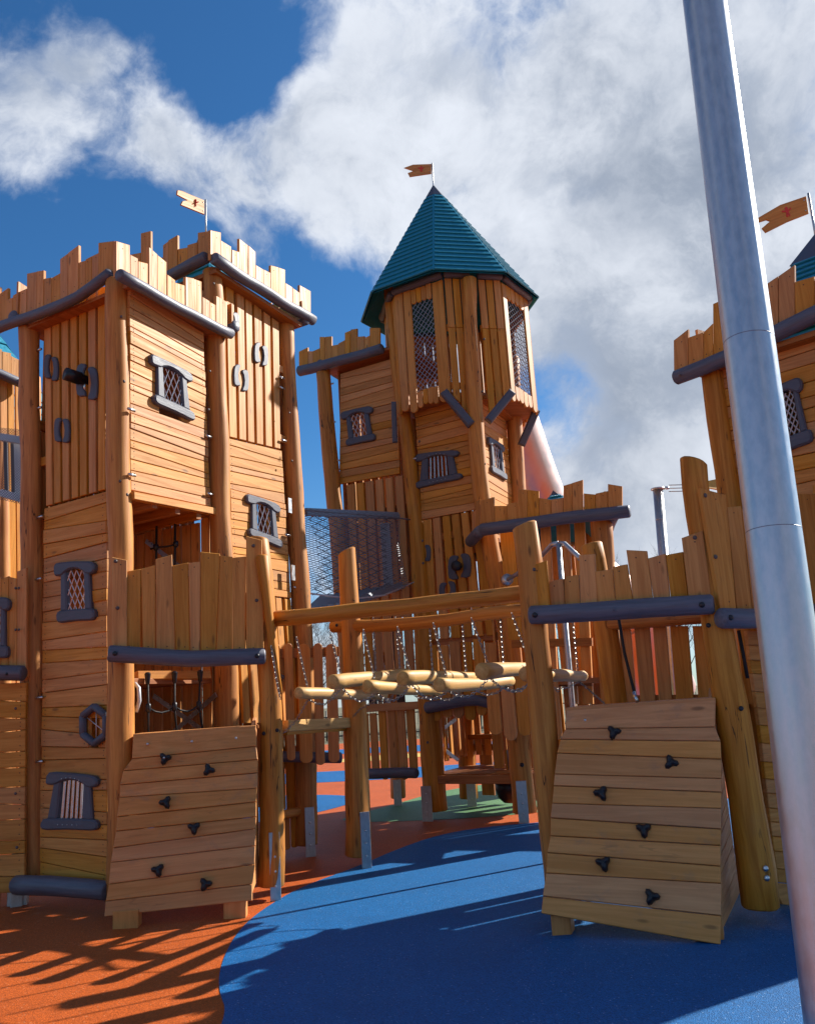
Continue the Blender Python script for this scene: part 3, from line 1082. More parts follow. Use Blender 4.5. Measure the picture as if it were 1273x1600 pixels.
for a_, b_, n_ in ((pQ2, pQ, 9), (pK, pQ2, 8)):
    f = Face(b_, a_)
    slats_v(B, f, [(.1, 6.2), (f.len - .1, 6.2), (f.len - .1, .5), (.1, .5)], n_, .2)
BK = Face(pK, pR)
planks_h(B, BK, [(.1, 6.25), (BK.len - .1, 6.25), (BK.len - .1, 3.75), (.1, 3.75)], 16)
post(B, [(330, 1330), (338, 900), (344, 500)], pQ2, .11, .10)
BBL, BBR = BK.out(.13), BR.out(.13)
boards(B, BBL, [(520, 560, 300, 292), (560, 600, 215, 205), (600, 647, 330, 310), (647, 670, 262, 245), (670, 707, 243, 222), (707, 745, 277, 270), (745, 785, 262, 250), (785, 833, 212, 205)], 2.546, 0, 280, ((672, 385), (825, 315)))
boards(B, BBR, [(836, 880, 202, 212), (880, 922, 242, 268), (922, 953, 280, 290), (953, 988, 235, 262), (988, 1017, 262, 290), (1017, 1050, 340, 360), (1050, 1078, 358, 372), (1078, 1108, 342, 350), (1108, 1136, 350, 360), (1136, 1165, 412, 430), (1165, 1193, 432, 452), (1193, 1238, 420, 445)], 2.546, 0, 280, ((850, 318), (1245, 560)))
f = BK.out(.16)
log(B, 'edge_log', [f.pp(200, 460), f.pp(264, 434), f.pp(322, 402)], .072, .068, 'log_paint', .08)
f = BR.out(.16)
log(B, 'edge_log', [f.pp(335, 404), f.pp(400, 448), f.pp(450, 478), f.pp(488, 500)], .068, .070, 'log_paint', .08)
floor_slab(B, 'top_lining', [pR, pQ, pQ2, pK], 6.37, .05, .12)
auto_battlement(B, pQ, pQ2, 6.42)
auto_battlement(B, pQ2, pK, 6.42)
ap = at(312, 372, 10.1)
roof(B, [V((-2.06, 9.62, 6.46)), V((-1.72, 10.28, 6.46)), V((-2.55, 10.8, 6.46)), V((-2.85, 10.1, 6.46))], ap, 10, t=.02)
bolts_px(B, BR, [(350, 530), (334, 443), (452, 645), (456, 720), (328, 580), (326, 640)], .015, off=.11)
for x, y in ((440, 590), (440, 606), (443, 688), (449, 836), (462, 918)):
    clamp(B, BR.pp(x, y, .03), BR.n, BR.e)
for x, y in ((453, 790), (458, 895)):
    p, s_ = BR.pp(x, y, .09), BR.e
    box(B, 'fixing_plate', p - V((0, 0, .09)), p + V((0, 0, .09)), .07, .012, 'galvanised', BR.n, .002)

# ---------------------------------------------------------------- palisade at the far left edge
Hh = thing('palisade_wall', 'low wooden palisade with grey log rail at the left edge beside the front tower', 'wall', (-4.2, 8.5, 0))
HF = Face((-5.4, 8.62), (-3.80, 8.44))
planks_h(Hh, HF, quad(HF, (-70, 1070), (41, 1066), (38, 1395), (-70, 1398)), 12, jit=.2)
boards(Hh, HF.out(.04), [(-40, -18, 880, 892), (-18, 2, 896, 902), (2, 14, 905, 900), (14, 27, 901, 904), (27, 42, 893, 887)], 1, 0, 0, ((-60, 1052), (42, 1052)), sink=.03)
log(Hh, 'rail_log', [HF.pp(-90, 1049, .10), HF.pp(36, 1052, .10)], .075, .072, 'log_paint', .05)
window(Hh, HF.out(.05), [(-34, 934), (19, 934), (16, 1028), (-34, 1030)], 'lattice')
bolts_px(Hh, HF, [(25, 919), (25, 984), (25, 1107), (25, 1240), (27, 1324)], .014, off=.07)
for y in (919, 984):
    bolt(Hh, HF.pp(30, y, .075), HF.n, .013)
bolt(Hh, HF.pp(11, 1053, .175), HF.n, .014, 'black_plastic')
box(Hh, 'post_foot', V((-4.6, 8.6, -.02)), V((-4.6, 8.6, .35)), .12, .12, 'post_wood', HF.n)
box(Hh, 'post_foot', V((-4.0, 8.55, -.02)), V((-4.0, 8.55, .35)), .12, .12, 'post_wood', HF.n)

# ---------------------------------------------------------------- sunlit tower far left behind
G = thing('castle_tower', 'sunlit wooden tower seen at the left edge behind, with a teal roof above its battlements', 'castle tower', (-6.2, 12.2, 0), 'square battlemented wooden towers')
GF = Face((-6.6, 12.2), (-5.2, 14.34))
boards(G, GF.out(.12), [(-80, -60, 552, 548), (-60, -42, 540, 545), (-42, -18, 556, 560), (-18, 4, 540, 546), (4, 18, 549, 552), (18, 30, 556, 562), (30, 44, 562, 566)], 1, 0, 0, ((-60, 560), (42, 602)))
f = GF.out(.15)
log(G, 'edge_log', [f.pp(-60, 560), f.pp(0, 582), f.pp(44, 604)], .075, .075, 'log_paint', .05)
slats_v(G, GF, quad(GF, (-60, 570), (46, 608), (50, 905), (-60, 905)), 9, .12, endj=0)
planks_h(G, GF, quad(GF, (-60, 908), (50, 908), (50, 1000), (-60, 1000)), 4)
slats_v(G, GF, quad(GF, (-60, 1005), (52, 1005), (54, 1240), (-60, 1240)), 8, .15)
for x in (2, 52):
    post(G, [(x + 4, 1290), (x + 2, 900), (x, 590)], GF.P(1.0, 0), .12, .11)
GK1, GK2 = (-6.4, 15.1), (-7.8, 13.0)
for a_, b_ in (((-5.2, 14.34), GK1), (GK1, GK2), (GK2, (-6.6, 12.2))):
    f = Face(a_, b_)
    slats_v(G, f, [(.1, 5.9), (f.len - .1, 5.9), (f.len - .1, .5), (.1, .5)], 9, .15)
roof(G, [GF.P(.2, 6.05, -.1), GF.P(2.4, 6.05, -.1), V((-6.4, 15.0, 6.05)), V((-7.7, 13.1, 6.05))], at(-40, 470, 13.8), 9)
# its tubular net bridge
NB = thing('net_bridge', 'net tunnel with pale steel frame in front of the sunlit tower at the left edge', 'net bridge', at(20, 770, 11.2))
for (p0, p1, wd) in (((2, 683), (44, 690), .10), ((2, 770), (44, 782), .10)):
    box(NB, 'frame_bar', at(*p0, 11.6), at(*p1, 11.0), wd, .05, 'white_frame')
for x in (9, 20, 28, 36):
    box(NB, 'frame_bar', at(x, 686, 11.5), at(x + 2, 776, 11.5), .05 if x != 28 else .10, .03, 'net_dark' if x != 28 else 'white_frame')


def net(par, c00, c10, c11, c01, nu, nv, r, mat, name='netting', sag=0.0, out=V((0, 0, 0))):
    """diamond mesh between four corners, every cord a thin three-sided rod"""
    vs, fs = [], []

    def P(u, v):
        return c00.lerp(c10, u).lerp(c01.lerp(c11, u), v) + V((0, 0, -sag * math.sin(math.pi * min(1, max(0, u))))) + out * math.sin(math.pi * min(1, max(0, v)))

    def cord(a, b):
        d = (b - a)
        if d.length < 1e-6:
            return
        d.normalize()
        x = d.cross(V((.1, .9, .3))).normalized()
        y = d.cross(x)
        k = len(vs)
        for p in (a, b):
            for j in range(3):
                an = 2.094 * j
                vs.append(p + (x * math.cos(an) + y * math.sin(an)) * r)
        for j in range(3):
            j2 = (j + 1) % 3
            fs.append((k + j, k + j2, k + 3 + j2, k + 3 + j))
    for i in range(nu):
        for j in range(nv):
            u0, u1, v0, v1 = i / nu, (i + 1) / nu, j / nv, (j + 1) / nv
            if (i + j) % 2 == 0:
                cord(P(u0, v0), P(u1, v1))
            else:
                cord(P(u0, v1), P(u1, v0))
    return mesh_obj(name, vs, fs, mat, par, frame(c00, c10 - c00, V((0, -1, .1))), kind='stuff')


net(NB, at(-2, 780, 11.1), at(44, 790, 11.1), at(44, 672, 11.1), at(-2, 668, 11.1), 22, 56, .004, 'net_dark')

# ---------------------------------------------------------------- central turret tower
Ct = thing('turret_tower', 'tall wooden tower with eight-sided slatted turret under a pointed teal roof', 'castle tower', (*pC, 0))
pCu, pCKu = (1.03, 12.0), (1.66, 13.3)
CF, CR, DF = Face(pM, pC), Face(pCu, pCKu), Face(pD, pM)
cp = post(Ct, [(821, 1284), (808, 1130), (789, 960), (766, 860), (750, 769), (743, 653), (737, 560), (733, 436)], pC, .155, .098, wob=.12)
shoe(cp, V((1.24, 11.85, 0)), V((-.12, -.99, 0)), .52, .105)
bolt(cp, at(815, 1195, 11.86), V((-.2, -1, 0)), .03, 'black_plastic')
mp = post(Ct, [(681, 1276), (666, 1050), (652, 835), (638, 700), (618, 560), (607, 450)], pM, .165, .075, wob=.10)
shoe(mp, V((.02, 12.58, 0)), V((-.4, -.92, 0)), .46, .12)
post(Ct, [(850, 1270), (822, 900), (809, 780), (803, 640), (800, 560)], pCK, .14, .12)
kp = post(Ct, [(733, 1262), (722, 1000), (700, 700)], pMK, .14, .12)
shoe(kp, V((pMK[0] - .02, pMK[1] - .16, 0)), V((0, -1, 0)), .46, .11)
# front: planks with barred window, slats with peepholes below
q = quad(CF, (632, 632), (736, 655), (742, 772), (650, 792))
ZS = CF.px(660, 812)[1]
q = [(.12, 5.85), (CF.px(735, 640)[0], 5.85), (CF.px(748, 790)[0], ZS), (.12, ZS)]
h = [CF.px(664, 740)[0], CF.px(710, 740)[0], CF.px(688, 750)[1], CF.px(688, 716)[1]]
planks_h(Ct, CF, q, 16, (h,))
window(Ct, CF, [(651, 710), (718, 703), (724, 748), (649, 765)], 'bars')
q = [(.13, ZS - .01), (CF.px(748, 800)[0], ZS - .01), CF.px(776, 992), CF.px(668, 1000)]
slats_v(Ct, CF, q, 6, .24, endj=0, t=.04)
pads(Ct, CF, 662, 865, 20, 26, -.04)
pads(Ct, CF, 717, 885, 36, 38, -.04, 1.0)
pads(Ct, CF, 698, 921, 26, 24, -.04)
log(Ct, 'telescope', [CF.pp(716, 885, -.02), CF.pp(712, 884, .2)], .06, .075, 'black_plastic', 0, 12, .1, 0)
q = quad(CF, (668, 1003), (778, 1003), (783, 1116), (676, 1128))
slats_v(Ct, CF.out(.05), q, 6, .12, rbot=1.0, endj=.05)
for z in (2.4, 3.9):
    box(Ct, 'slat_rail', CF.P(.05, z, -.05), CF.P(CF.len - .05, z, -.05), .10, .04, 'deck_wood', CF.n)
log(Ct, 'arch_log', [CF.pp(667, 1106, .16), CF.pp(712, 1096, .16), CF.pp(745, 1092, .16), CF.pp(772, 1100, .16)], .08, .07, 'log_paint', .06)
# right-hand sunlit side
q = [(.12, 5.85), (CR.len - .1, 5.85), (CR.len - .1, 3.75), (.12, 3.75)]
h = [CR.px(775, 720)[0], CR.px(785, 720)[0], CR.px(780, 735)[1], CR.px(780, 700)[1]]
planks_h(Ct, CR, q, 17, (h,))
window(Ct, CR, [(759, 682), (784, 696), (789, 752), (765, 738)])
slats_v(Ct, CR, [(.1, 3.7), (CR.len - .1, 3.7), (CR.len - .1, .9), (.1, .9)], 8, .15)
# back sides
for a_, b_ in ((pCK, pMK), (pMK, pM)):
    f = Face(a_, b_)
    slats_v(Ct, f, [(.1, 5.8), (f.len - .1, 5.8), (f.len - .1, 2.9), (.1, 2.9)], 8, .2)
    slats_v(Ct, f, [(.1, 2.2), (f.len - .1, 2.2), (f.len - .1, .75), (.1, .75)], 7, .35)
    box(Ct, 'slat_rail', f.P(0, .85, .04), f.P(f.len, .85, .04), .09, .05, 'deck_wood', f.n)
for z in (1.75, 3.75, 5.85):
    floor_slab(Ct, 'floor', [pC, pCK, pMK, pM], z, .06, -.07)
# ground-level deck and lower bench
for (z, s, dy) in ((.60, 1.0, 0), ):
    for k in range(6):
        a, b = V((*pM, z)), V((*pC, z))
        g_ = V((*pMK, z)) - V((*pM, z))
        i0, i1 = g_ * (k / 6 + .004), g_ * ((k + 1) / 6 - .004)
        slab(Ct, 'deck_board', [a + i0, b + i0, b + i1, a + i1], V((0, 0, 1)), .05, 'deck_wood', CF.e)
box(Ct, 'deck_beam', CF.P(.0, .53, .05), CF.P(CF.len, .53, .05), .11, .05, 'deck_wood', CF.n)
bf = Face((.85, 14.3), (2.0, 13.5))
slab(Ct, 'bench_board', [bf.P(0, 1.05), bf.P(1.2, 1.05), bf.P(1.2, 1.05, .4), bf.P(0, 1.05, .4)], V((0, 0, 1)), .07, 'deck_wood', bf.e)
for u, hh in ((.15, .4), (.5, .3), (.95, .3)):
    slab(Ct, 'stair_board', [bf.P(u - .11, .12), bf.P(u + .11, .12), bf.P(u + .11, .98), bf.P(u - .11, .98)], bf.n, .04, 'deck_wood', V((0, 0, 1)))
f = Face((-.05, 13.9), (.75, 14.0))
for (x0, y0, x1, y1) in ((676, 1150, 712, 1124), (676, 1158, 716, 1188)):
    box(Ct, 'brace_strap', at(x0, y0, 13.2), at(x1, y1, 13.2), .05, .008, 'steel', V((0, -1, 0)), .001)
# turret ----------------------------------------------------------
oc2 = V((.95, 13.15, 0))


def octo(r, z, k, c=oc2):
    a = math.radians(-78 - 22.5 + 45 * k)
    return V((c.x + r * math.cos(a), c.y + r * math.sin(a), z))


TR_, ZB, ZT = 1.16, 5.92, 7.66
for k in range(-3, 5):
    a, b = octo(TR_, 0, k), octo(TR_, 0, k + 1)
    f = Face((a.x, a.y), (b.x, b.y))
    L = f.len
    if k == 0:      # front: slats in two lengths either side of the corner post
        for (u0, u1, cut) in ((0.01, L / 2 - .075, 1), (L / 2 + .075, L - .01, -1)):
            for r_i, (za, zb) in enumerate(((ZB, 6.88), (6.885, ZT))):
                for j in range(3):
                    w0 = u0 + (u1 - u0) * (j + .08) / 3
                    w1 = u0 + (u1 - u0) * (j + .92) / 3
                    lo0 = lo1 = za
                    if r_i == 0:
                        jj = j if cut > 0 else 2 - j
                        lo0, lo1 = za - .10 - .16 * jj, za - .10 - .16 * (jj + .6)
                        if cut < 0:
                            lo0, lo1 = lo1, lo0
                    slab(Ct, 'turret_slat', [f.P(w0, lo0, random.uniform(-.004, .004)), f.P(w1, lo1), f.P(w1, zb), f.P(w0, zb)], f.n, .03, 'board_wood', V((0, 0, 1)))
            box(Ct, 'slat_rail', f.P(u0, 6.9, -.05), f.P(u1, 6.9, -.05), .10, .04, 'board_wood', f.n)
            box(Ct, 'slat_rail', f.P(u0, 6.0, -.05), f.P(u1, 6.0, -.05), .10, .04, 'board_wood', f.n)
            log(Ct, 'eave_log', [f.P(u0, ZT + .04, .04), f.P(u1, ZT + .04, .04)], .05, .05, 'log_paint', .05)
    else:           # netted faces between two broad boards, short rounded boards above and below
        for (u0, u1) in ((.01, .15), (.165, .29), (L - .22, L - .03)) if k == -1 else ((.01, .14), (L - .16, L - .01)):
            slats_v(Ct, f, [(u0, ZT), (u1, ZT), (u1, ZB - .16), (u0, ZB - .16)], 1, .02, name='turret_slat', rbot=1.0, endj=.03)
        us, ue = (.30, L - .23) if k == -1 else (.15, L - .17)
        slats_v(Ct, f, [(us, ZT), (ue, ZT), (ue, ZT - .24), (us, ZT - .24)], 4, .06, name='turret_slat', rbot=1.0, endj=.01)
        slats_v(Ct, f, [(us, ZB + .12), (ue, ZB + .12), (ue, ZB - .12), (us, ZB - .12)], 4, .06, name='turret_slat', rbot=1.0, endj=.02)
        if k in (-1, 1, -2, 2):
            net(Ct, f.P(us - .03, ZB + .08, -.03), f.P(ue + .03, ZB + .08, -.03), f.P(ue + .03, ZT - .16, -.03), f.P(us - .03, ZT - .16, -.03), 10, 34, .0055, 'net_pale')
        else:
            slats_v(Ct, f, [(us, ZT - .2), (ue, ZT - .2), (ue, ZB), (us, ZB)], 4, .1, name='turret_slat')
        log(Ct, 'eave_log', [f.P(.02, ZT + .04, .04), f.P(L - .02, ZT + .04, .04)], .055, .055, 'log_paint', .05)
slab(Ct, 'turret_floor', [octo(TR_ - .04, ZB - .02, k) for k in range(8)], V((0, 0, 1)), .06, 'deck_wood', V((1, 0, 0)))
for (p0, p1, Y0, Y1) in (((693, 612), (736, 664), 12.0, 11.9), ((800, 612), (762, 658), 12.0, 11.9), ((615, 628), (617, 692), 12.5, 12.6), ((838, 640), (814, 696), 13.0, 13.1)):
    box(Ct, 'turret_bracket', at(*p0, Y0), at(*p1, Y1), .075 if p0[0] == 615 else .115, .09, 'grey_paint', V((0.05, -1, -.1)), .02)
apx = at(677, 291, 13.1)
rb = [octo(1.43, 7.67, k, oc2 + V((-.10, 0, 0))) for k in range(8)]
roof(Ct, rb, apx, 20, t=.024)
bolts_px(Ct, CF, [(756, 530), (757, 725), (753, 612), (655, 690), (660, 845), (661, 880)], .02, off=.15)
bolts_px(Ct, CF, [(672, 990), (668, 1160)], .02, off=.2)
for x, y in ((646, 717), (652, 842), (656, 908), (738, 680), (652, 1030)):
    clamp(Ct, CF.pp(x, y, .05), CF.n, CF.e)

# ---------------------------------------------------------------- narrow battlemented wing left of the turret
Dw = thing('castle_tower', 'narrow battlemented wooden wing on the left of the teal-roofed turret, small lattice window', 'castle tower', (*pD, 0), 'square battlemented wooden towers')
post(Dw, [(558, 1275), (545, 1050), (530, 860), (519, 750), (509, 640), (505, 578)], pD, .145, .115)
dkp = post(Dw, [(622, 1250), (600, 900), (575, 560)], pDK, .12, .11)
shoe(dkp, V((pDK[0], pDK[1] - .14, 0)), V((0, -1, 0)), .40, .10)
q = [(.13, DF.px(520, 592)[1] + .05), (DF.len - .13, DF.px(520, 592)[1] + .05), DF.px(624, 740), DF.px(530, 757)]
h = [DF.px(549, 665)[0], DF.px(573, 665)[0], DF.px(562, 686)[1], DF.px(562, 648)[1]]
planks_h(Dw, DF, q, 15, (h,))
window(Dw, DF, [(533, 645), (583, 634), (588, 688), (543, 698)])
q = quad(DF, (532, 760), (627, 743), (638, 850), (546, 880))
q = [(.13, q[0][1]), (DF.len - .15, q[1][1]), (DF.len - .15, 1.85), (.13, 1.85)]
slats_v(Dw, DF, q, 6, .24, endj=0, t=.04)
q = quad(DF, (574, 1112), (640, 1108), (645, 1215), (580, 1215))
slats_v(Dw, DF, [(.02, q[0][1]), (DF.len - .2, q[0][1]), (DF.len - .2, q[2][1]), (.02, q[2][1])], 7, .22, rbot=1.0, endj=.03)
box(Dw, 'rail', DF.P(.0, q[0][1] + .05, .03), DF.P(DF.len - .1, q[0][1] + .05, .03), .11, .06, 'board_wood', DF.n)
log(Dw, 'ground_log', [DF.pp(572, 1209, .12), DF.pp(650, 1208, .12)], .075, .07, 'log_paint', .05)
pD2 = (pD[0] + .62, pD[1] + 1.30)
for a_, b_ in ((pD2, pDK), (pD, pD2), (pDK, pM)):
    f = Face(b_, a_)
    if f.len > .3:
        slats_v(Dw, f, [(.1, 6.9), (f.len - .1, 6.9), (f.len - .1, 2.9), (.1, 2.9)], max(3, int(f.len / .16)), .2)
floor_slab(Dw, 'floor', [pD, pM, (pM[0] + .6, pM[1] + 1.3), pD2], 4.5, .05, -.07)
floor_slab(Dw, 'floor', [pD, pM, (pM[0] + .6, pM[1] + 1.3), pD2], 1.9, .05, -.07)
floor_slab(Dw, 'top_lining', [pD, pM, (pM[0] + .6, pM[1] + 1.3), pD2], 6.95, .05, .13)
f = DF.out(.15)
boards(Dw, f, [(77, 118, 895, 875), (118, 141, 893, 893), (141, 171, 893, 880), (171, 194, 828, 828), (194, 225, 828, 825), (225, 255, 868, 862), (255, 285, 858, 842), (285, 310, 810, 800), (310, 340, 795, 790), (340, 374, 828, 825), (374, 396, 832, 822), (396, 443, 787, 787)], 2.893, 440, 240, ((80, 980), (450, 875)))
f = DF.out(.19)
log(Dw, 'edge_log', [f.pp(468, 580), f.pp(500, 572), f.pp(550, 560), f.pp(596, 545)], .085, .08, 'log_paint', .08)
auto_battlement(Dw, pD2, pD, 7.0)
for x, y in ((517, 600), (520, 660), (526, 720)):
    clamp(Dw, DF.pp(x, y, .04), DF.n, DF.e)
bolts_px(Dw, DF, [(508, 688), (516, 740)], .02, off=.14)

# ---------------------------------------------------------------- low battlemented playhouse right of the turret
eL, eR = (.72, 11.45), (2.38, 10.68)
E_ = thing('playhouse', 'low battlemented playhouse right of the turret with teal roof inside its parapet', 'playhouse', (*eL, 0))
EF = Face(eL, eR)
f = EF.out(.12)
boards(E_, f, [(870, 938, 690, 672), (938, 997, 715, 715), (997, 1060, 708, 692)], 3.105, 470, 560, ((875, 815), (1300, 760)))
boards(E_, f, [(122, 185, 530, 530), (185, 260, 532, 540), (260, 342, 585, 597), (342, 422, 597, 585), (422, 480, 505, 488), (480, 552, 487, 465), (556, 635, 555, 562), (635, 717, 557, 540), (717, 812, 493, 508)], 4.243, 780, 640, ((0, 780), (840, 660)))
f = EF.out(.16)
log(E_, 'edge_log', [f.pp(752, 828), f.pp(820, 819), f.pp(900, 808), f.pp(982, 799)], .08, .078, 'log_paint', .05)
fe = Face((eL[0] - .12, eL[1] + .9), (eL[0] - .12, eL[1] - .1))
log(E_, 'edge_log', [at(735, 846, 12.1), at(750, 830, 11.45)], .08, .08, 'log_paint', .05)
for k, (x, yt, yb) in enumerate(((737, 800, 846), (743, 784, 838), (748, 790, 834))):
    slab(E_, 'board', [at(x, yb, 12.0 - .2 * k), at(x + 6, yb - 6, 11.8 - .2 * k), at(x + 6, yt - 4, 11.8 - .2 * k), at(x, yt, 12 - .2 * k)], V((-1, -.3, 0)), .03, 'board_wood', V((0, 0, 1)))
ep = post(E_, [(962, 1180), (950, 1000), (943, 900), (939, 812)], (2.22, 10.8), .145, .135)
eB = (eR[0] + .16, eR[1] + 1.40)
eC = (eL[0] + .16, eL[1] + 1.40)
log(E_, 'post', [V((*eB, .1)), V((*eB, 3.8))], .12, .12, 'post_wood')
f = Face(eR, eB)
z_e = EF.px(900, 808)[1]
auto_battlement(E_, eR, eB, z_e - .05, .12, .26)
auto_battlement(E_, eB, eC, z_e - .05, .12, .26)
apE = V((2.0, 11.75, z_e + .55))
roof(E_, [V((eL[0] + .85, eL[1] - .3, z_e - .02)), V((eR[0], eR[1] + .06, z_e - .02)), V((eB[0], eB[1], z_e - .06)), V((eC[0] + .85, eC[1] - .4, z_e - .06))], apE, 9)
# walls in the shade: broad uprights with light coming through the joints
EW = Face((.95, 11.7), (2.15, 11.15))
for (x0, x1, y0, y1) in ((780, 802, 828, 1000), (808, 826, 826, 1000), (843, 858, 818, 1100), (868, 888, 815, 1100), (896, 912, 815, 1100)):
    slab(E_, 'wall_board', [EW.pp(x0 + 14 * (y1 > 900), y1), EW.pp(x1 + 14 * (y1 > 900), y1), EW.pp(x1, y0), EW.pp(x0, y0)], EW.n, .05, 'board_wood', V((0, 0, 1)))
EB = Face(eC, eB)
slats_v(E_, EB, [(.1, z_e - .1), (EB.len - .1, z_e - .1), (EB.len - .1, .6), (.1, .6)], 9, .16)
for (x0, y0, x1, y1, wd) in ((800, 1006, 925, 1003, .10), (800, 1068, 925, 1064, .12)):
    box(E_, 'rail', EW.pp(x0, y0, .03), EW.pp(x1, y1, .03), wd, .06, 'deck_wood', EW.n)
for z in (1.75, ):
    floor_slab(E_, 'floor', [eL, eR, (eB), eC], z, .06, -.07)
slats_v(E_, Face(eL, eR, .05), [(.15, 1.9), (1.1, 1.9), (1.1, 1.1), (.15, 1.1)], 5, .15, rbot=1.0, endj=.1)

# ---------------------------------------------------------------- tube slide behind
S_ = thing('tube_slide', 'big shiny steel tube slide coming down behind the playhouse', 'slide', (2.6, 15.3, 0))
sp = [at(782, 650, 14.3), at(800, 705, 14.6), at(830, 785, 15.2), at(870, 875, 15.9), at(955, 935, 16.8), at(1010, 1010, 17.6), at(1040, 1080, 18.2)]
P = resample(sp, .25)
for _ in range(6):
    P = [P[0]] + [(P[i - 1] + P[i] * 2 + P[i + 1]) / 4 for i in range(1, len(P) - 1)] + [P[-1]]
vs, fs = tube_geo(P, .60, 28)
mesh_obj('slide_tube', vs, fs[:-2], 'slide_steel', S_, frame(P[0], P[-1] - P[0], V((0, -1, .01))), smooth=True)
for i in (14, 20):
    if i < len(P) - 1:
        d = (P[i + 1] - P[i]).normalized()
        vs, fs = tube_geo([P[i] - d * .012, P[i] + d * .012], .64, 28)
        mesh_obj('slide_flange', vs, fs, 'slide_steel', S_, frame(P[i], d, V((0, -1, .01))))
g_ = P[-1]
pipe(S_, 'slide_leg', [V((P[-6].x, P[-6].y, 0)), P[-6]], .05, 'galvanised')

# ---------------------------------------------------------------- right-hand tower behind the steel pole
Ft = thing('castle_tower', 'battlemented wooden tower on the right behind the big steel pole, lattice window and teal roof', 'castle tower', (*pB2, 0), 'square battlemented wooden towers')
FF = Face(pB2, pFR)
fdir = V((.81, .585, 0))
pFK = (pFR[0] + 1.2, pFR[1] + .87)
pBK = (pB2[0] + 1.2, pB2[1] + .87)
post(Ft, [(1205, 1330), (1172, 1000), (1142, 790), (1127, 690), (1112, 585)], pB2, .105, .095)
post(Ft, [(1400, 1350), (1352, 900), (1316, 520)], pFR, .105, .095)
zF = FF.px(1160, 560)[1]
q = [(.07, zF), (FF.len - .05, zF), (FF.len - .05, 1.95), (.07, 1.95)]
h = [FF.px(1200, 660)[0], FF.px(1246, 660)[0], FF.px(1225, 688)[1], FF.px(1225, 612)[1]]
planks_h(Ft, FF, q, 20, (h,))
window(Ft, FF, [(1196, 614), (1252, 588), (1272, 690), (1210, 716)])
f = FF.out(.13)
boards(Ft, f, [(37, 114, 840, 780), (114, 193, 825, 797), (193, 243, 797, 750), (243, 300, 650, 625), (300, 370, 625, 580), (370, 440, 680, 640), (440, 518, 640, 600), (518, 582, 548, 505), (582, 668, 505, 445), (668, 770, 535, 505), (770, 850, 520, 480), (850, 930, 380, 330)], 3.335, 1040, 280, ((60, 995), (780, 700)))
f = FF.out(.165)
log(Ft, 'edge_log', [f.pp(1056, 590), f.pp(1130, 562), f.pp(1210, 525), f.pp(1310, 474)], .068, .072, 'log_paint', .06)
bolt(Ft, f.pp(1062, 586, .07), f.n, .012)
for a_, b_ in ((pFR, pFK), (pBK, pB2), (pFK, pBK)):
    f = Face(a_, b_)
    planks_h(Ft, f, [(.07, zF), (f.len - .07, zF), (f.len - .07, 1.0), (.07, 1.0)], 20)  # unseen walls carried down low to deepen the foreground shade
    auto_battlement(Ft, a_, b_, zF + .05, .13, .24)
for p_ in (pFK, pBK):
    log(Ft, 'post', [V((*p_, 0)), V((*p_, zF))], .11, .10, 'post_wood', .1)
floor_slab(Ft, 'top_lining', [pB2, pFR, pFK, pBK], zF, .05, .13)
# unseen slatted balcony behind its left post, added to shade the foreground
f = Face((2.88, 7.62), (3.32, 9.3))
slats_v(Ft, f, [(.05, 2.35), (f.len, 2.35), (f.len, 1.45), (.05, 1.45)], 9, .3)
slats_v(Ft, f, [(.05, 3.25), (f.len, 3.25), (f.len, 2.36), (.05, 2.36)], 12, .04, endj=.08)
box(Ft, 'slat_rail', f.P(0, 2.4, -.05), f.P(f.len, 2.4, -.05), .10, .04, 'deck_wood', f.n)
log(Ft, 'post', [V((3.32, 9.3, 0)), V((3.32, 9.3, 3.3))], .10, .09, 'post_wood', .1)
apF = at(1281, 358, 8.0)
roof(Ft, [V((pB2[0] + .1, pB2[1] + .05, zF + .06)), V((pFR[0] + .05, pFR[1] + .1, zF + .06)), V((pFK[0] - .1, pFK[1] - .05, zF + .06)), V((pBK[0], pBK[1] - .1, zF + .06))], apF, 15, cap=.26)

# ---------------------------------------------------------------- flags
f = Face((-2.25, 10.05), (-1.75, 10.92))
pennant('small wooden swallow-tailed flag above the tall left tower', f.pp(322, 362), f.pp(321.5, 312),
        [f.pp(320, 335), f.pp(283, 320), f.pp(286, 314), f.pp(294, 313), f.pp(277, 304), f.pp(278, 297), f.pp(285, 298), f.pp(296, 303), f.pp(320, 313)][::1], f.n, (f.pp(305, 317), .052, V((.97, 0, -.2)), V((.1, 0, 1))), 'board_wood')
f = Face((0, 13.1), (1, 13.1))
pennant('small wooden swallow-tailed flag on the tip of the teal turret roof', f.pp(677, 296), f.pp(675, 255),
        [f.pp(674, 271), f.pp(640, 276), f.pp(637, 270), f.pp(646, 267), f.pp(631, 262), f.pp(645, 257), f.pp(674, 256)], f.n, (f.pp(658, 264), .055, V((1, 0, .05)), V((0, 0, 1))), 'board_wood')
f = Face((2.5, 8.0), (3.7, 8.0))
pennant('large wooden swallow-tailed flag with red mark at upper right beyond the pole', f.pp(1274, 372), f.pp(1262, 302),
        [f.pp(1263, 333), f.pp(1230, 346), f.pp(1196, 363), f.pp(1190, 356), f.pp(1203, 345), f.pp(1197, 343), f.pp(1181, 348), f.pp(1182, 341), f.pp(1218, 320), f.pp(1259, 306)], f.n, (f.pp(1229, 331), .055, V((.93, 0, .36)), V((-.15, 0, 1))), 'board_wood')
# ---------------------------------------------------------------- balcony screens
def screen(label, fpts, name='balcony_screen'):
    return thing(name, label, 'barrier', (fpts[0], fpts[1], 0), 'board screens with a grey log along the foot')


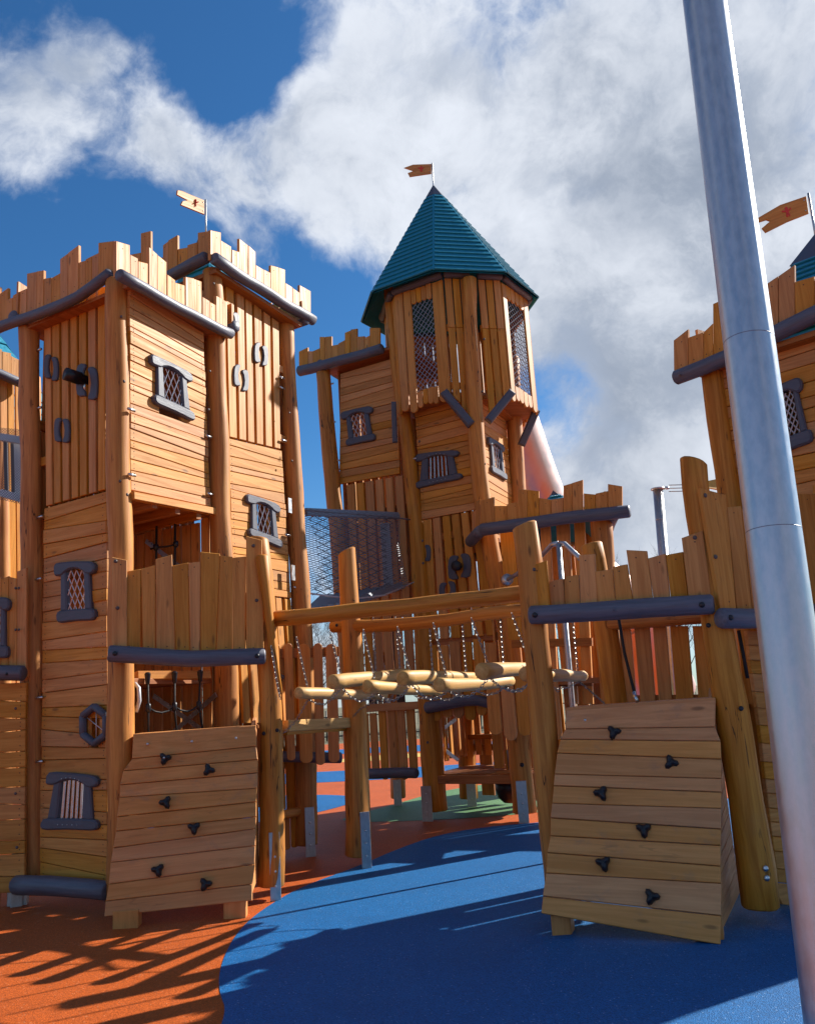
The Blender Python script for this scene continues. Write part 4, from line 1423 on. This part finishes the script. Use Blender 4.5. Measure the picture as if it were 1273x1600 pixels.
bl = Face(pF, P1, .10)
SA = screen('wide board screen with sagging grey log above the left climbing wall', pF)
boards(SA, bl, [(20, 122, 533, 515, -8, 120), (122, 213, 515, 490, 134, 213), (213, 318, 455, 425, 217, 338), (318, 418, 495, 475, 340, 428), (418, 495, 478, 470, 430, 492), (495, 617, 408, 420, 494, 590), (617, 695, 432, 440, 592, 693), (695, 780, 445, 437, 695, 776)], 4, 190, 760, ((0, 1030), (880, 1040)))
bl2 = bl.out(.035)
boards(SA, bl2, [(-60, 37, 440, 460, -62, 36), (780, 880, 310, 335, 780, 892)], 4, 190, 760, ((0, 1030), (880, 1040)))
bolts_px(SA, bl2, [(181, 877), (184, 950), (396, 853), (401, 938)], .017, off=0)
f = bl.out(.09)
log(SA, 'rail_log', [f.pp(172, 1021), f.pp(230, 1024), f.pp(300, 1031), f.pp(360, 1027), f.pp(412, 1025)], .072, .075, 'log_paint', .06)
for x, y in ((180, 1021), (402, 1025)):
    bolt(SA, f.pp(x, y, .07), f.n, .022, 'black_plastic')
p1 = post(SA, [(423, 1400), (425, 1150), (420, 1020), (412, 900), (405, 842)], P1, .115, .085, cut=V((-.3, 0, .2)), wob=.16)
shoe(p1, V((P1[0] + .07, P1[1] - .09, 0)), V((.35, -.94, 0)), .56, .075)
for x, y in ((412, 1146), (433, 1141)):
    bolt(p1, at(x, y, P1[1] - .11), V((0, -1, 0)), .018, 'black_plastic')
# slanted half-log split off the post
log(SA, 'split_log', [at(410, 870, 8.02), at(418, 960, 8.02), at(430, 1050, 8.05), at(438, 1082, 8.1)], .06, .02, 'post_wood', .15)

br = Face(PR1, PR2, .10)
SB = screen('fan of uneven boards over a grey log above the right climbing wall', PR1)
boards(SB, br, [(195, 258, 590, 578, 205, 263), (258, 319, 572, 562, 263, 325), (319, 383, 483, 480, 325, 397), (383, 455, 550, 540, 397, 470), (455, 515, 530, 520, 470, 543), (510, 595, 463, 467, 543, 622), (597, 669, 497, 477, 624, 691), (669, 740, 483, 470, 693, 765), (740, 780, 440, 440, 765, 800)], 2.582, 780, 680, ((130, 715), (850, 680)))
br2 = br.out(.035)
boards(SB, br2, [(120, 190, 530, 505, 122, 205), (733, 820, 415, 385, 765, 858)], 2.582, 780, 680, ((130, 715), (850, 680)))
bolts_px(SB, br2, [(834, 890), (1085, 840)], .017)
f = br.out(.085)
log(SB, 'rail_log', [f.pp(830, 961), f.pp(900, 956), f.pp(960, 953), f.pp(1020, 951), f.pp(1111, 944)], .072, .070, 'log_paint', .06)
for x, y in ((835, 961), (1096, 945)):
    bolt(SB, f.pp(x, y, .07), f.n, .022, 'black_plastic')
bolt(SB, f.pp(959, 953, .072), f.n, .012, 'log_paint')
post(SB, [(868, 1330), (851, 1150), (840, 1000), (830, 890), (820, 822)], PR1, .105, .098, cut=V((.25, 0, .1)), wob=.14)
p2 = post(SB, [(1191, 1446), (1166, 1250), (1142, 1100), (1117, 950), (1092, 800), (1083, 722)], PR2, .128, .095, cut=V((-.35, 0, .1)), wob=.12)
for x, y in ((1157, 1107), (1106, 977)):
    bolt(p2, at(x, y, PR2[1] - .118), V((0, -1, 0)), .018, 'black_plastic')
for x, y in ((1191, 1357), (1193, 1372)):
    bolt(p2, at(x + 4, y, PR2[1] - .115), V((.3, -1, 0)), .022, 'steel')

b2d = V((.87, .5, 0))
rx = Face((PR2[0] + .02, PR2[1] + .02), (PR2[0] + .87, PR2[1] + .46), .08)
SCr = screen('tall board screen partly behind the big steel pole at the right edge', PR2)
boards(SCr, rx, [(917, 975, 290, 285, 958, 1020), (978, 1040, 300, 292, 1022, 1080), (1042, 1110, 285, 280, 1082, 1140), (1112, 1188, 260, 250, 1142, 1205), (1190, 1273, 236, 236, 1208, 1285), (1275, 1350, 200, 195, 1287, 1360)], 2.582, 780, 680, ((890, 712), (1273, 690)))
boards(SCr, rx.out(.035), [(808, 915, 212, 240, 893, 957)], 2.582, 780, 680, ((890, 712), (1273, 690)), sink=.0)
bolts_px(SCr, rx.out(.035), [(1101, 774), (1117, 870)], .017)
f = rx.out(.085)
log(SCr, 'rail_log', [f.pp(1127, 966), f.pp(1200, 965), f.pp(1300, 958)], .072, .070, 'log_paint', .05)
bolt(SCr, f.pp(1141, 965, .07), f.n, .022, 'black_plastic')
# plank wall below it
RW = thing('plank_wall', 'narrow plank wall with curved edge between the leaning log and the big steel pole', 'wall', (2.55, 6.8, 0))
rw = Face((PR2[0] + .20, PR2[1] + .30), (PR2[0] + 1.1, PR2[1] + .82))
edge = [(1167, 985), (1172, 1030), (1181, 1090), (1189, 1150), (1195, 1210), (1202, 1270), (1209, 1330), (1216, 1382)]


def edge_x(y):
    for (xa, ya), (xb, yb) in zip(edge, edge[1:]):
        if y <= yb:
            return xa + (xb - xa) * (y - ya) / (yb - ya)
    return edge[-1][0]


y = 985.0
while y < 1378:
    y2 = y + random.uniform(20, 29)
    j = random.uniform(-2, 2)
    slab(RW, 'plank', [rw.pp(edge_x(y2), y2 - .7), rw.pp(1400, y2 + 18), rw.pp(1400, y + 18 + j), rw.pp(edge_x(y), y)], rw.n, .035, 'board_wood', rw.e)
    y = y2
slab(RW, 'plank', [rw.pp(1212, y + 14), rw.pp(1222, y + 34), rw.pp(1400, y + 62), rw.pp(1400, y + 20), rw.pp(edge_x(y), y + 1)], rw.n, .035, 'board_wood', rw.e)
box(RW, 'post_foot', rw.P(.62, -.02, -.1), rw.P(.62, 1.8, -.1), .1, .1, 'post_wood', rw.n)
pipe(RW, 'pull_rope', [at(1153, 985, 6.7), at(1160, 1020, 6.7), at(1167, 1060, 6.7)], .014, 'rope_black')


# ---------------------------------------------------------------- climbing walls
def climbing_wall(label, rows, sc, ox, oy, Yl, Yr, holds, feet, nails, backY, side):
    th = thing('climbing_wall', label, 'climbing wall', at(ox + rows[-1][0] / sc, oy + rows[-1][1] / sc, Yl[1]) * 1.0, 'leaning plank climbing walls')
    px = [((ox + a / sc, oy + b / sc), (ox + c / sc, oy + d / sc)) for a, b, c, d in rows]
    yl0, yl1 = px[0][0][1], px[-1][0][1]
    yr0, yr1 = px[0][1][1], px[-1][1][1]
    Ls = [at(p[0][0], p[0][1], Yl[0] + (Yl[1] - Yl[0]) * (p[0][1] - yl0) / (yl1 - yl0)) for p in px]
    Rs = [at(p[1][0], p[1][1], Yr[0] + (Yr[1] - Yr[0]) * (p[1][1] - yr0) / (yr1 - yr0)) for p in px]
    n = (Rs[-1] - Ls[-1]).cross(Ls[0] - Ls[-1]).normalized()
    for i in range(len(Ls) - 1):
        g = V((0, 0, .0025))
        dz = n * random.uniform(-.004, .004)
        slab(th, 'plank', [Ls[i + 1] + g + dz, Rs[i + 1] + g + dz, Rs[i] - g + dz, Ls[i] - g + dz], n, .04, 'climb_wood', Rs[i] - Ls[i], c=.004)

    def on(x, y):
        d = ray(ox + x / sc, oy + y / sc)
        t = (Ls[-1] - CAM).dot(n) / d.dot(n)
        return CAM + d * t
    for k, (x, y) in enumerate(holds):
        hold(th, on(x, y), n, Ls[0] - Ls[-1], (0.3, 2.0, 1.1, 2.8, .9, .2)[k % 6])
    for x, y in nails:
        bolt(th, on(x, y), n, .012, 'steel')
    bd = V((-n.x, -n.y, 0)).normalized()
    for x, y, wd in feet:
        g_ = gp(ox + x / sc, oy + y / sc)
        c = V((g_.x, g_.y, -.01)) + bd * .07
        slab(th, 'foot_block', [c + V((-wd / 2, -.06, 0)), c + V((wd / 2, -.06, 0)), c + V((wd / 2, -.06, .14)), c + V((-wd / 2, -.06, .14))], V((bd.x * -1, bd.y * -1, 0)), .14, 'climb_wood', V((0, 0, 1)))
    # cheeks running back to the tower
    top_back = [Ls[0] + bd * backY, Rs[0] + bd * backY]
    slab(th, 'top_ledge', [Ls[0] + bd * .0 + V((0, 0, .012)), Rs[0] + V((0, 0, .012)), top_back[1] + V((0, 0, .012)), top_back[0] + V((0, 0, .012))], V((0, 0, 1)), .03, 'climb_wood', Rs[0] - Ls[0])
    for side_pts, sg in ((Ls, -1), (Rs, 1)):
        bz = side_pts[0] + bd * backY
        for i in range(0, len(side_pts) - 1):
            a, b = side_pts[i], side_pts[i + 1]
            a2, b2 = V((bz.x, bz.y, a.z - .02 + (.10 if sg > 0 else 0))), V((bz.x, bz.y, b.z - .02 + (.10 if sg > 0 else 0)))
            ins = (Rs[i] - Ls[i]).normalized() * -sg * .02 + bd * .045
            slab(th, 'side_plank', [b + ins + V((0, 0, .003)), b2 + ins + V((0, 0, .003)), a2 + ins - V((0, 0, .003)), a + ins - V((0, 0, .003))], (Rs[i] - Ls[i]).normalized() * sg, .03, 'climb_wood', a2 - a, c=.002)
    return th


climbing_wall('leaning plank climbing wall with six black holds below the left balcony, standing on orange ground',
              [(553, 183, 1060, 147), (548, 280, 1062, 228), (512, 330, 1068, 283), (498, 388, 1066, 338), (497, 440, 1064, 402), (487, 520, 1062, 458), (482, 580, 1062, 520), (470, 650, 1058, 570), (460, 710, 1058, 640), (452, 800, 1055, 718), (440, 870, 1045, 800), (433, 935, 1045, 868)],
              2.652, 0, 1080, (7.72, 7.40), (7.95, 7.52), [(685, 280), (866, 327), (688, 462), (805, 567), (656, 742), (852, 800)], [(522, 985, .20), (976, 943, .18)], [(612, 219), (795, 208), (978, 194)], .32, 1)
climbing_wall('leaning plank climbing wall with six black holds on the blue ground at right, beside the leaning log',
              [(268, 125, 870, 85), (265, 203, 868, 195), (245, 245, 890, 252), (232, 300, 893, 325), (222, 385, 893, 403), (218, 432, 893, 458), (212, 503, 893, 524), (206, 562, 892, 607), (205, 634, 890, 673), (192, 702, 890, 757), (188, 785, 893, 827), (175, 878, 892, 957), (168, 948, 890, 1075)],
              2.582, 780, 1060, (6.75, 6.40), (6.33, 5.98), [(462, 220), (692, 342), (411, 465), (582, 612), (420, 747), (614, 882)], [(238, 1040, .13), (835, 1062, .18)], [(345, 168), (551, 159), (772, 148)], .60, 1)
WR = thing('pull_up_rope', 'black pull-up rope hanging onto the top of the right climbing wall', 'rope', at(970, 965, 7.0))
pipe(WR, 'rope', [at(966, 966, 7.2), at(975, 1020, 7.05), at(992, 1088, 6.8)], .012, 'rope_black')
pipe(WR, 'rope_sleeve', [at(990, 1082, 6.8), at(995, 1096, 6.75)], .016, 'steel')

# ---------------------------------------------------------------- platform behind the right screen: rear pickets and posts
RP = thing('picket_fence', 'brown vertical pickets with gaps behind the right climbing wall, bare trees showing through', 'fence', (*pB1, 0))
rp = Face(pB1, pB2)
qx = [(968, 1010), (1004, 1022), (1030, 1046), (1060, 1080), (1084, 1112), (1118, 1150)]
for (x0, x1) in ((966, 984), (990, 1014), (1019, 1040), (1046, 1074), (1081, 1104), (1110, 1140)):
    slab(RP, 'picket', [rp.pp(x0 + 10, 1100), rp.pp(x1 + 10, 1100), rp.pp(x1, 978), rp.pp(x0, 978)], rp.n, .035, 'board_wood', V((0, 0, 1)))
log(RP, 'rail', [rp.pp(950, 976, .05), rp.pp(1110, 965, .05)], .05, .05, 'post_wood', .06)
box(RP, 'rail', rp.pp(950, 1096, -.05), rp.pp(1120, 1094, -.05), .1, .05, 'deck_wood', rp.n)
post(RP, [(985, 1290), (962, 1100), (945, 980), (928, 870), (924, 852)], pB1, .112, .105, cut=V((.1, 0, -.25)))
floor_slab(RP, 'platform_floor', [PR1, PR2, pB2, pB1], 1.42, .06, -.07)

# ---------------------------------------------------------------- chain bridge of hanging logs
BRG = thing('log_bridge', 'hanging bridge of seven short pale logs on chains under two round beams', 'rope bridge', (*P1, 0))
bf1 = Face((P1[0] + .02, P1[1] + .06), (PR1[0], PR1[1] + .12))
bf2 = Face(P2, (P2[0] + 2.53, P2[1] - 1.30))
log(BRG, 'beam', [bf1.pp(424, 967), bf1.pp(520, 959), bf1.pp(640, 946), bf1.pp(740, 936), bf1.pp(838, 924)], .072, .066, 'post_wood', .06)
log(BRG, 'beam', [bf2.pp(520, 979), bf2.pp(600, 978), bf2.pp(700, 968), bf2.pp(850, 948)], .070, .062, 'post_wood', .06)
bolt(BRG, bf2.pp(526, 977, .1), bf2.n, .018, 'black_plastic')
p2o = post(BRG, [(561, 1352), (557, 1200), (553, 1050), (548, 950), (542, 862)], P2, .135, .095, cut=V((.42, 0, .1)), wob=.12)
shoe(p2o, V((P2[0] + .09, P2[1] - .11, 0)), V((.35, -.94, 0)), .54, .08)
# landing edge
box(BRG, 'landing_beam', at(443, 1135, 8.30), at(540, 1130, 9.38), .10, .12, 'pale_log_wood', V((.9, -.4, .1)))
box(BRG, 'landing_beam', at(443, 1141, 8.36), at(538, 1135, 9.44), .09, .08, 'board_wood', V((.9, -.4, .0)))
near = [(471, 1083, .055), (524, 1065, .066), (578, 1073, .058), (633, 1060, .062), (690, 1070, .060), (756, 1049, .068), (824, 1053, .060)]
far = [(597, 1086), (632, 1053), (684, 1079), (735, 1058), (795, 1064), (838, 1045), (908, 1056)]
ctop = [(463, 984), (515, 976), (567, 972), (620, 967), (676, 961), (735, 953), (798, 945)]
NE, FE = [], []
for i in range(7):
    a = bf1.pp(*near[i][:2])
    # the far end hangs under the rear beam
    b = bf2.pp(*far[i])
    sd = (b - a).normalized()
    r = near[i][2]
    mid = a.lerp(b, .5) + V((0, 0, random.uniform(-.02, .01)))
    st = log(BRG, 'step_log', [a - sd * .04, mid, b + sd * .04], r, r * .82, 'pale_log_wood', .10, 16, .12, .01)
    NE.append(a + sd * .10)
    FE.append(b - sd * .10)
    t = bf1.pp(*ctop[i])
    dn = V((0, 0, 1)) * r * .9
    chain(st, [t - V((0, 0, .07)), NE[i] + dn])
    tb = FE[i] + dn
    cx_ = bf2.px(far[i][0] - 14, 962)
    chain(st, [bf2.P(cx_[0], cx_[1]) + V((0, 0, -.02)), tb])
for E2 in (NE, FE):
    for i in range(6):
        a, b = E2[i] - V((0, 0, .05)), E2[i + 1] - V((0, 0, .05))
        m_ = (a + b) / 2 - V((0, 0, .10))
        chain(BRG, [a, a.lerp(m_, .5) - V((0, 0, .02)), m_, m_.lerp(b, .5) - V((0, 0, .02)), b])
chain(BRG, [at(442, 1146, 8.25), at(462, 1126, 8.3), NE[0] - V((0, 0, .05))])
chain(BRG, [at(541, 1131, 9.40), at(562, 1108, 9.3), FE[0] - V((0, 0, .05))])
chain(BRG, [at(424, 1010, 8.0), at(432, 1060, 8.0), at(438, 1092, 8.05)])
a = NE[6] - V((0, 0, .05))
chain(BRG, [a, at(850, 1066, a.y), at(872, 1080, a.y - .1)])
a = FE[6] - V((0, 0, .05))
chain(BRG, [a, at(920, 1078, a.y), at(945, 1100, a.y - .3)])

# ---------------------------------------------------------------- pickets between the left tower and the bridge
PF = thing('picket_fence', 'round-topped vertical pickets in the shade beside the left tower behind the first bridge post', 'fence', (-1.4, 9.9, 0))
pf = Face((-1.75, 9.95), (-.55, 10.20))
for (x0, x1, yt, yb) in ((424, 438, 1008, 1165), (444, 457, 1006, 1188), (464, 484, 1004, 1192), (489, 503, 1004, 1195), (509, 526, 1004, 1193)):
    f = pf
    a, b, c, d = f.px(x0, yt), f.px(x1, yt), f.px(x1 + 5, yb), f.px(x0 + 5, yb)
    slats_v(PF, f, [a, b, c, d], 1, .0, rtop=1.0, rbot=.7, name='picket', t=.04)
box(PF, 'rail', pf.pp(425, 1022, -.05), pf.pp(530, 1018, -.05), .11, .05, 'deck_wood', pf.n)
log(PF, 'rail', [pf.pp(436, 1182, -.09), pf.pp(532, 1184, -.09)], .06, .06, 'log_paint', .03)
bolts_px(PF, pf, [(441, 1058)], .03, off=-.02)
GB = thing('picket_guard', 'low guard of short pickets under a round rail beside the brown post on orange ground', 'fence', (-1.7, 10.2, 0))
gf = Face((-2.3, 9.75), (-1.42, 10.32))
log(GB, 'rail', [gf.pp(415, 1277), gf.pp(478, 1266)], .055, .05, 'post_wood', .04)
for (x0, x1, yb) in ((418, 429, 1322), (431, 441, 1326), (443, 454, 1328), (457, 466, 1325), (468, 476, 1318)):
    f = gf.out(-.04)
    slats_v(GB, f, [f.px(x0 - 2, 1274), f.px(x1 - 2, 1272), f.px(x1, yb), f.px(x0, yb)], 1, 0, rbot=.6, name='picket')
BK1 = thing('bucket', 'dark round-bottomed hanging bucket behind the first bridge post', 'bucket', at(455, 1195, 10.6))
bc = at(453, 1180, 10.7)
prof = [(0.0, -.155), (.08, -.145), (.14, -.09), (.165, 0), (.165, .10), (.15, .10), (.15, 0), (.0, -.03)]
vs, fs = [], []
for r, z in prof:
    for j in range(16):
        vs.append(bc + V((max(r, .002) * math.cos(j * math.pi / 8), max(r, .002) * math.sin(j * math.pi / 8), z)))
for i in range(len(prof) - 1):
    for j in range(16):
        fs.append((i * 16 + j, i * 16 + (j + 1) % 16, (i + 1) * 16 + (j + 1) % 16, (i + 1) * 16 + j))
bk_o = mesh_obj('bucket_bowl', vs, fs, 'black_plastic', BK1, Matrix.Translation(bc), smooth=True)
pipe(BK1, 'bucket_chain', [bc + V((0, 0, .1)), bc + V((0, 0, .65))], .01, 'chain_steel', 5)
BK2 = thing('bucket', 'dark bucket beside the foot of the turret post on green ground', 'bucket', at(797, 1225, 12.6))
bc2 = at(797, 1232, 12.6)
M2 = Matrix.Translation(bc2) @ Matrix.Scale(1.25, 4)
copy_part(bk_o, M2, BK2)
pipe(BK2, 'bucket_chain', [bc2 + V((0, 0, .1)), bc2 + V((0, 0, .9))], .01, 'chain_steel', 5)

# ---------------------------------------------------------------- net bridge between left tower and turret
NG = thing('net_bridge', 'sagging net bridge with grey steel frame between the left tower and the turret', 'net bridge', at(550, 900, 11.5))
n00, n10 = at(474, 925, 10.6), at(648, 935, 12.6)
n01, n11 = at(470, 795, 10.5), at(640, 810, 12.6)
net(NG, at(474, 924, 10.5), at(640, 917, 12.45), at(626, 804, 12.45), at(462, 794, 10.4), 34, 70, .0038, 'net_mid', sag=.0, out=V((-.06, -.1, 0)))
net(NG, at(488, 930, 11.9), at(650, 925, 13.2), at(640, 815, 13.2), at(478, 800, 11.8), 16, 24, .006, 'net_dark', out=V((.1, .15, 0)))
fr = [(at(601, 818, 12.9), at(607, 915, 12.9)), (at(478, 800, 11.2), at(622, 806, 12.8)), (at(560, 938, 11.8), at(628, 915, 12.8)), (at(478, 960, 11.0), at(520, 948, 11.5))]
for i, (a, b) in enumerate(fr):
    box(NG, 'frame_bar', a, b, .14 if i == 0 else .10, .05, 'net_pale')
pipe(NG, 'side_rope', [at(470, 796, 10.4), at(540, 802, 11.3), at(600, 806, 12.0), at(640, 812, 12.5)], .012, 'net_mid')
pipe(NG, 'side_rope', [at(476, 926, 10.5), at(520, 932, 11.0), at(560, 935, 11.6), at(600, 930, 12.1), at(646, 910, 12.5)], .012, 'wire_steel')
# planks of its floor
for k in range(9):
    a, b = at(480 + k * 12, 948 - k * 2.2, 10.7 + k * .2), at(500 + k * 12, 930 - k * 1.8, 11.8 + k * .14)
    s_ = V((.10, .08, 0))
    slab(NG, 'floor_board', [a, a + s_ * 1.3, b + s_ * 1.3, b], V((0, 0, 1)), .03, 'grey_sheet', b - a)
GS = thing('guard_screen', 'dark framed screen of pickets and steel rods in the shade below the net bridge', 'fence', at(600, 1000, 13.8))
for x in (572, 616):
    box(GS, 'upright', at(x, 950, 14.0), at(x + 12, 1112, 14.0), .13, .10, 'log_paint')
log(GS, 'rail', [at(575, 1032, 14.1), at(614, 1028, 14.1)], .06, .06, 'deck_wood', .05)
for x in (578, 586, 594, 603):
    f = Face((-1, 14.25), (0, 14.25))
    slats_v(GS, f, [f.px(x, 1016), f.px(x + 7, 1016), f.px(x + 12, 1110), f.px(x + 5, 1110)], 1, 0, rtop=1.0, name='picket')
for x in (581, 590, 599):
    pipe(GS, 'rod', [at(x, 1036, 13.9), at(x + 4, 1112, 13.9)], .012, 'wire_steel', 5)
box(GS, 'brace_strap', at(588, 1058, 13.85), at(604, 1040, 13.85), .05, .008, 'steel')
box(GS, 'brace_strap', at(588, 1072, 13.85), at(610, 1100, 13.85), .05, .008, 'steel')

# ---------------------------------------------------------------- steel poles and pipes
BP = thing('steel_pole', 'tall thick galvanised steel pole close to the camera at right, seam rings and scratches', 'pole', (1.55, 3.1, 0))
ptop, pbot = at(1097, -20, 3.25), at(1303, 1560, 3.0)
d_ = (pbot - ptop)
base = ptop + d_ * ((ptop.z) / -d_.z)
topp = base + (ptop - base) * 1.9
pts = resample([base, topp], .6)
vs, fs = tube_geo(pts, [.100 - .026 * i / (len(pts) - 1) for i in range(len(pts))], 48)
mesh_obj('pole_shaft', vs, fs, 'pole_steel', BP, frame(base, topp - base, V((0, -1, .01))), smooth=True)
ax = (topp - base).normalized()
for (zz, hh) in ((2.86, .0012), (2.12, .0012)):
    c = base + ax * zz
    rr = .100 - .026 * zz / (topp - base).length + .0006
    vs, fs = tube_geo([c - ax * hh, c + ax * hh], rr, 48)
    mesh_obj('weld_ring', vs, fs, 'seam_grey', BP, frame(c, ax, V((0, -1, .01))), smooth=True)
FPo = thing('steel_pole', 'distant galvanised pole with a flat cap holding sail cables', 'pole', gp(1060, 1180), None)
fpY = 15.0
b0 = at(1062, 1190, fpY)
b0 = V((b0.x, b0.y, 0))
pt = at(1027, 764, fpY)
pipe(FPo, 'pole_shaft', [b0, pt], .085, 'galvanised', 20)
pipe(FPo, 'pole_cap', [pt - V((0, 0, .012)), pt + V((0, 0, .012))], .12, 'galvanised', 20)
vs, fs = tube_geo([pt.lerp(b0, .11) - V((0, 0, .004)), pt.lerp(b0, .11) + V((0, 0, .004))], .088, 20)
mesh_obj('weld_ring', vs, fs, 'galvanised', FPo, frame(pt, V((0, 0, 1)), V((0, -1, 0.1))))
pipe(FPo, 'cable_eye', [at(1037, 763, fpY), at(1044, 762, fpY - .05)], .03, 'steel', 6)
SS = thing('shade_sail', 'strip of orange-yellow sail cloth behind the right tower, stretched by cables from the far pole', 'shade sail', at(1130, 765, 14.8))
sA, sB, sC = at(1078, 757, 14.9), at(1400, 690, 15.6), at(1330, 800, 12.8)
vs, fs = [], []
N_ = 8
for i in range(N_ + 1):
    for j in range(N_ + 1):
        u, v = i / N_, j / N_
        p = sA.lerp(sB, u).lerp(sA.lerp(sC, u), v)
        vs.append(p - V((0, 0, .25 * math.sin(math.pi * u) * math.sin(math.pi * v))))
for i in range(N_):
    for j in range(N_):
        a = i * (N_ + 1) + j
        fs.append((a, a + 1, a + N_ + 2, a + N_ + 1))
mesh_obj('sail', vs, fs, 'sail_cloth', SS, Matrix.Translation(sA), smooth=True)
for dy in (-5, 0, 5):
    pipe(SS, 'cable', [at(1044, 763 + dy, 14.95), at(1080, 762 + dy, 14.9)], .008, 'chain_steel', 5)
FS = thing('fire_pole', 'thin steel sliding pole with three bent arms beside the playhouse', 'pole', at(884, 1000, 9.2))
hub = at(872, 849, 9.3)
foot = at(899, 1180, 9.3)
pipe(FS, 'pole_shaft', [V((foot.x, foot.y, 0)), hub], .028, 'galvanised', 12)
pipe(FS, 'pole_arm', [at(793, 905, 11.2), at(806, 898, 11.0), at(848, 866, 9.9), hub + V((-.06, .05, .0)), hub], .026, 'galvanised', 10)
pipe(FS, 'pole_arm', [hub, hub + V((.06, -.02, -.01)), at(905, 872, 8.6)], .026, 'galvanised', 10)
pipe(FS, 'arm_flange', [at(791, 907, 11.25), at(793, 905, 11.2)], .075, 'galvanised', 14)

# ---------------------------------------------------------------- black fence and bare trees beyond the play area
FN = thing('metal_fence', 'long black metal railing along the far side of the playground', 'fence', (0, 44, 0))
fl_ = [V((-46, 41, 0)), V((-4, 43, 0)), V((14, 41, 0)), V((46, 40, 0))]
vs, fs = [], []
for a, b in zip(fl_, fl_[1:]):
    L = (b - a).length
    for k in range(int(L / .14)):
        p = a.lerp(b, k * .14 / L)
        v2, f2 = tube_geo([p, p + V((0, 0, 1.25))], .014, 3, off=len(vs))
        vs += v2
        fs += f2
    for z in (.2, 1.1):
        box(FN, 'rail', a + V((0, 0, z)), b + V((0, 0, z)), .05, .03, 'fence_black')
    for k in range(int(L / 2.6) + 1):
        p = a.lerp(b, k * 2.6 / L)
        pipe(FN, 'fence_post', [p, p + V((0, 0, 1.4))], .035, 'fence_black', 5)
mesh_obj('railing_bars', vs, fs, 'fence_black', FN, Matrix.Translation(V((0, 43, 0))), kind='stuff')


def tree_mesh(seed, H):
    rnd = random.Random(seed)
    vs, fs, tv, tf = [], [], [], []

    def limb(p, d, L, r, lev):
        k = 4 if lev < 2 else 3
        pts, R = [p], [r]
        for i in range(k):
            d = (d + V((rnd.uniform(-.18, .18), rnd.uniform(-.18, .18), rnd.uniform(-.05, .14)))).normalized()
            pts.append(pts[-1] + d * L / k)
            R.append(r * (1 - .75 * (i + 1) / k))
        tgt_v, tgt_f = (tv, tf) if lev == 0 else (vs, fs)
        v2, f2 = tube_geo(pts, R, 6 if lev == 0 else 3, off=len(tgt_v))
        tgt_v += v2
        tgt_f += f2
        if lev >= 4:
            return
        nb = (9, 6, 5, 4)[lev]
        for i in range(nb):
            t = rnd.uniform(.28 if lev == 0 else .2, 1.0)
            q = t * k
            i0 = min(k - 1, int(q))
            pos = pts[i0].lerp(pts[i0 + 1], q - i0)
            an = rnd.uniform(0, 6.28)
            el = rnd.uniform(.35, .95)
            nd = (d * math.cos(el) + V((math.cos(an), math.sin(an), .25)) * math.sin(el)).normalized()
            limb(pos, nd, L * rnd.uniform(.38, .62), max(.006, R[i0] * .5), lev + 1)
    limb(V((0, 0, 0)), V((0, 0, 1)), H, H * .017, 0)
    return tv, tf, vs, fs


TREES = []
for s_ in range(4):
    H = (8.0, 9.2, 7.2, 8.6)[s_]
    tv, tf, bv, bfc = tree_mesh(11 + s_, H)
    TREES.append((tv, tf, bv, bfc))
TM = {}
spots = [(-11.5, 50), (-7.8, 52), (-5.6, 49), (-3.6, 51), (-1.4, 53), (1.2, 50), (3.4, 52), (6.0, 51), (8.4, 49), (10.6, 52), (12.8, 50), (15.2, 51.5), (17.4, 49.5), (20.5, 52), (24, 50), (-15.5, 52), (-19, 50), (-23.5, 53)]
spots += [(-9.5 + 1.75 * k + .5 * math.sin(k * 2.3), 55.5 + 1.5 * math.sin(k * 1.7)) for k in range(17)]
for i, (x, y) in enumerate(spots):
    k = i % 4
    loc = V((x, y, 0))
    th = thing('bare_tree', 'leafless winter tree in the row beyond the black railing', 'tree', loc, 'bare trees beyond the railing')
    M = Matrix.Translation(loc) @ Matrix.Rotation(i * 1.7, 4, 'Z') @ Matrix.Scale(.62 + .2 * ((i * 37) % 10) / 10, 4)
    if k not in TM:
        tv, tf, bv, bfc = TREES[k]
        tr = mesh_obj('trunk', [M @ v for v in tv], tf, 'bark', th, M, smooth=True)
        cr2 = mesh_obj('crown', [M @ v for v in bv], bfc, 'bark', th, M)
        TM[k] = (tr, cr2)
    else:
        copy_part(TM[k][0], M, th)
        copy_part(TM[k][1], M, th)

drive_nails()
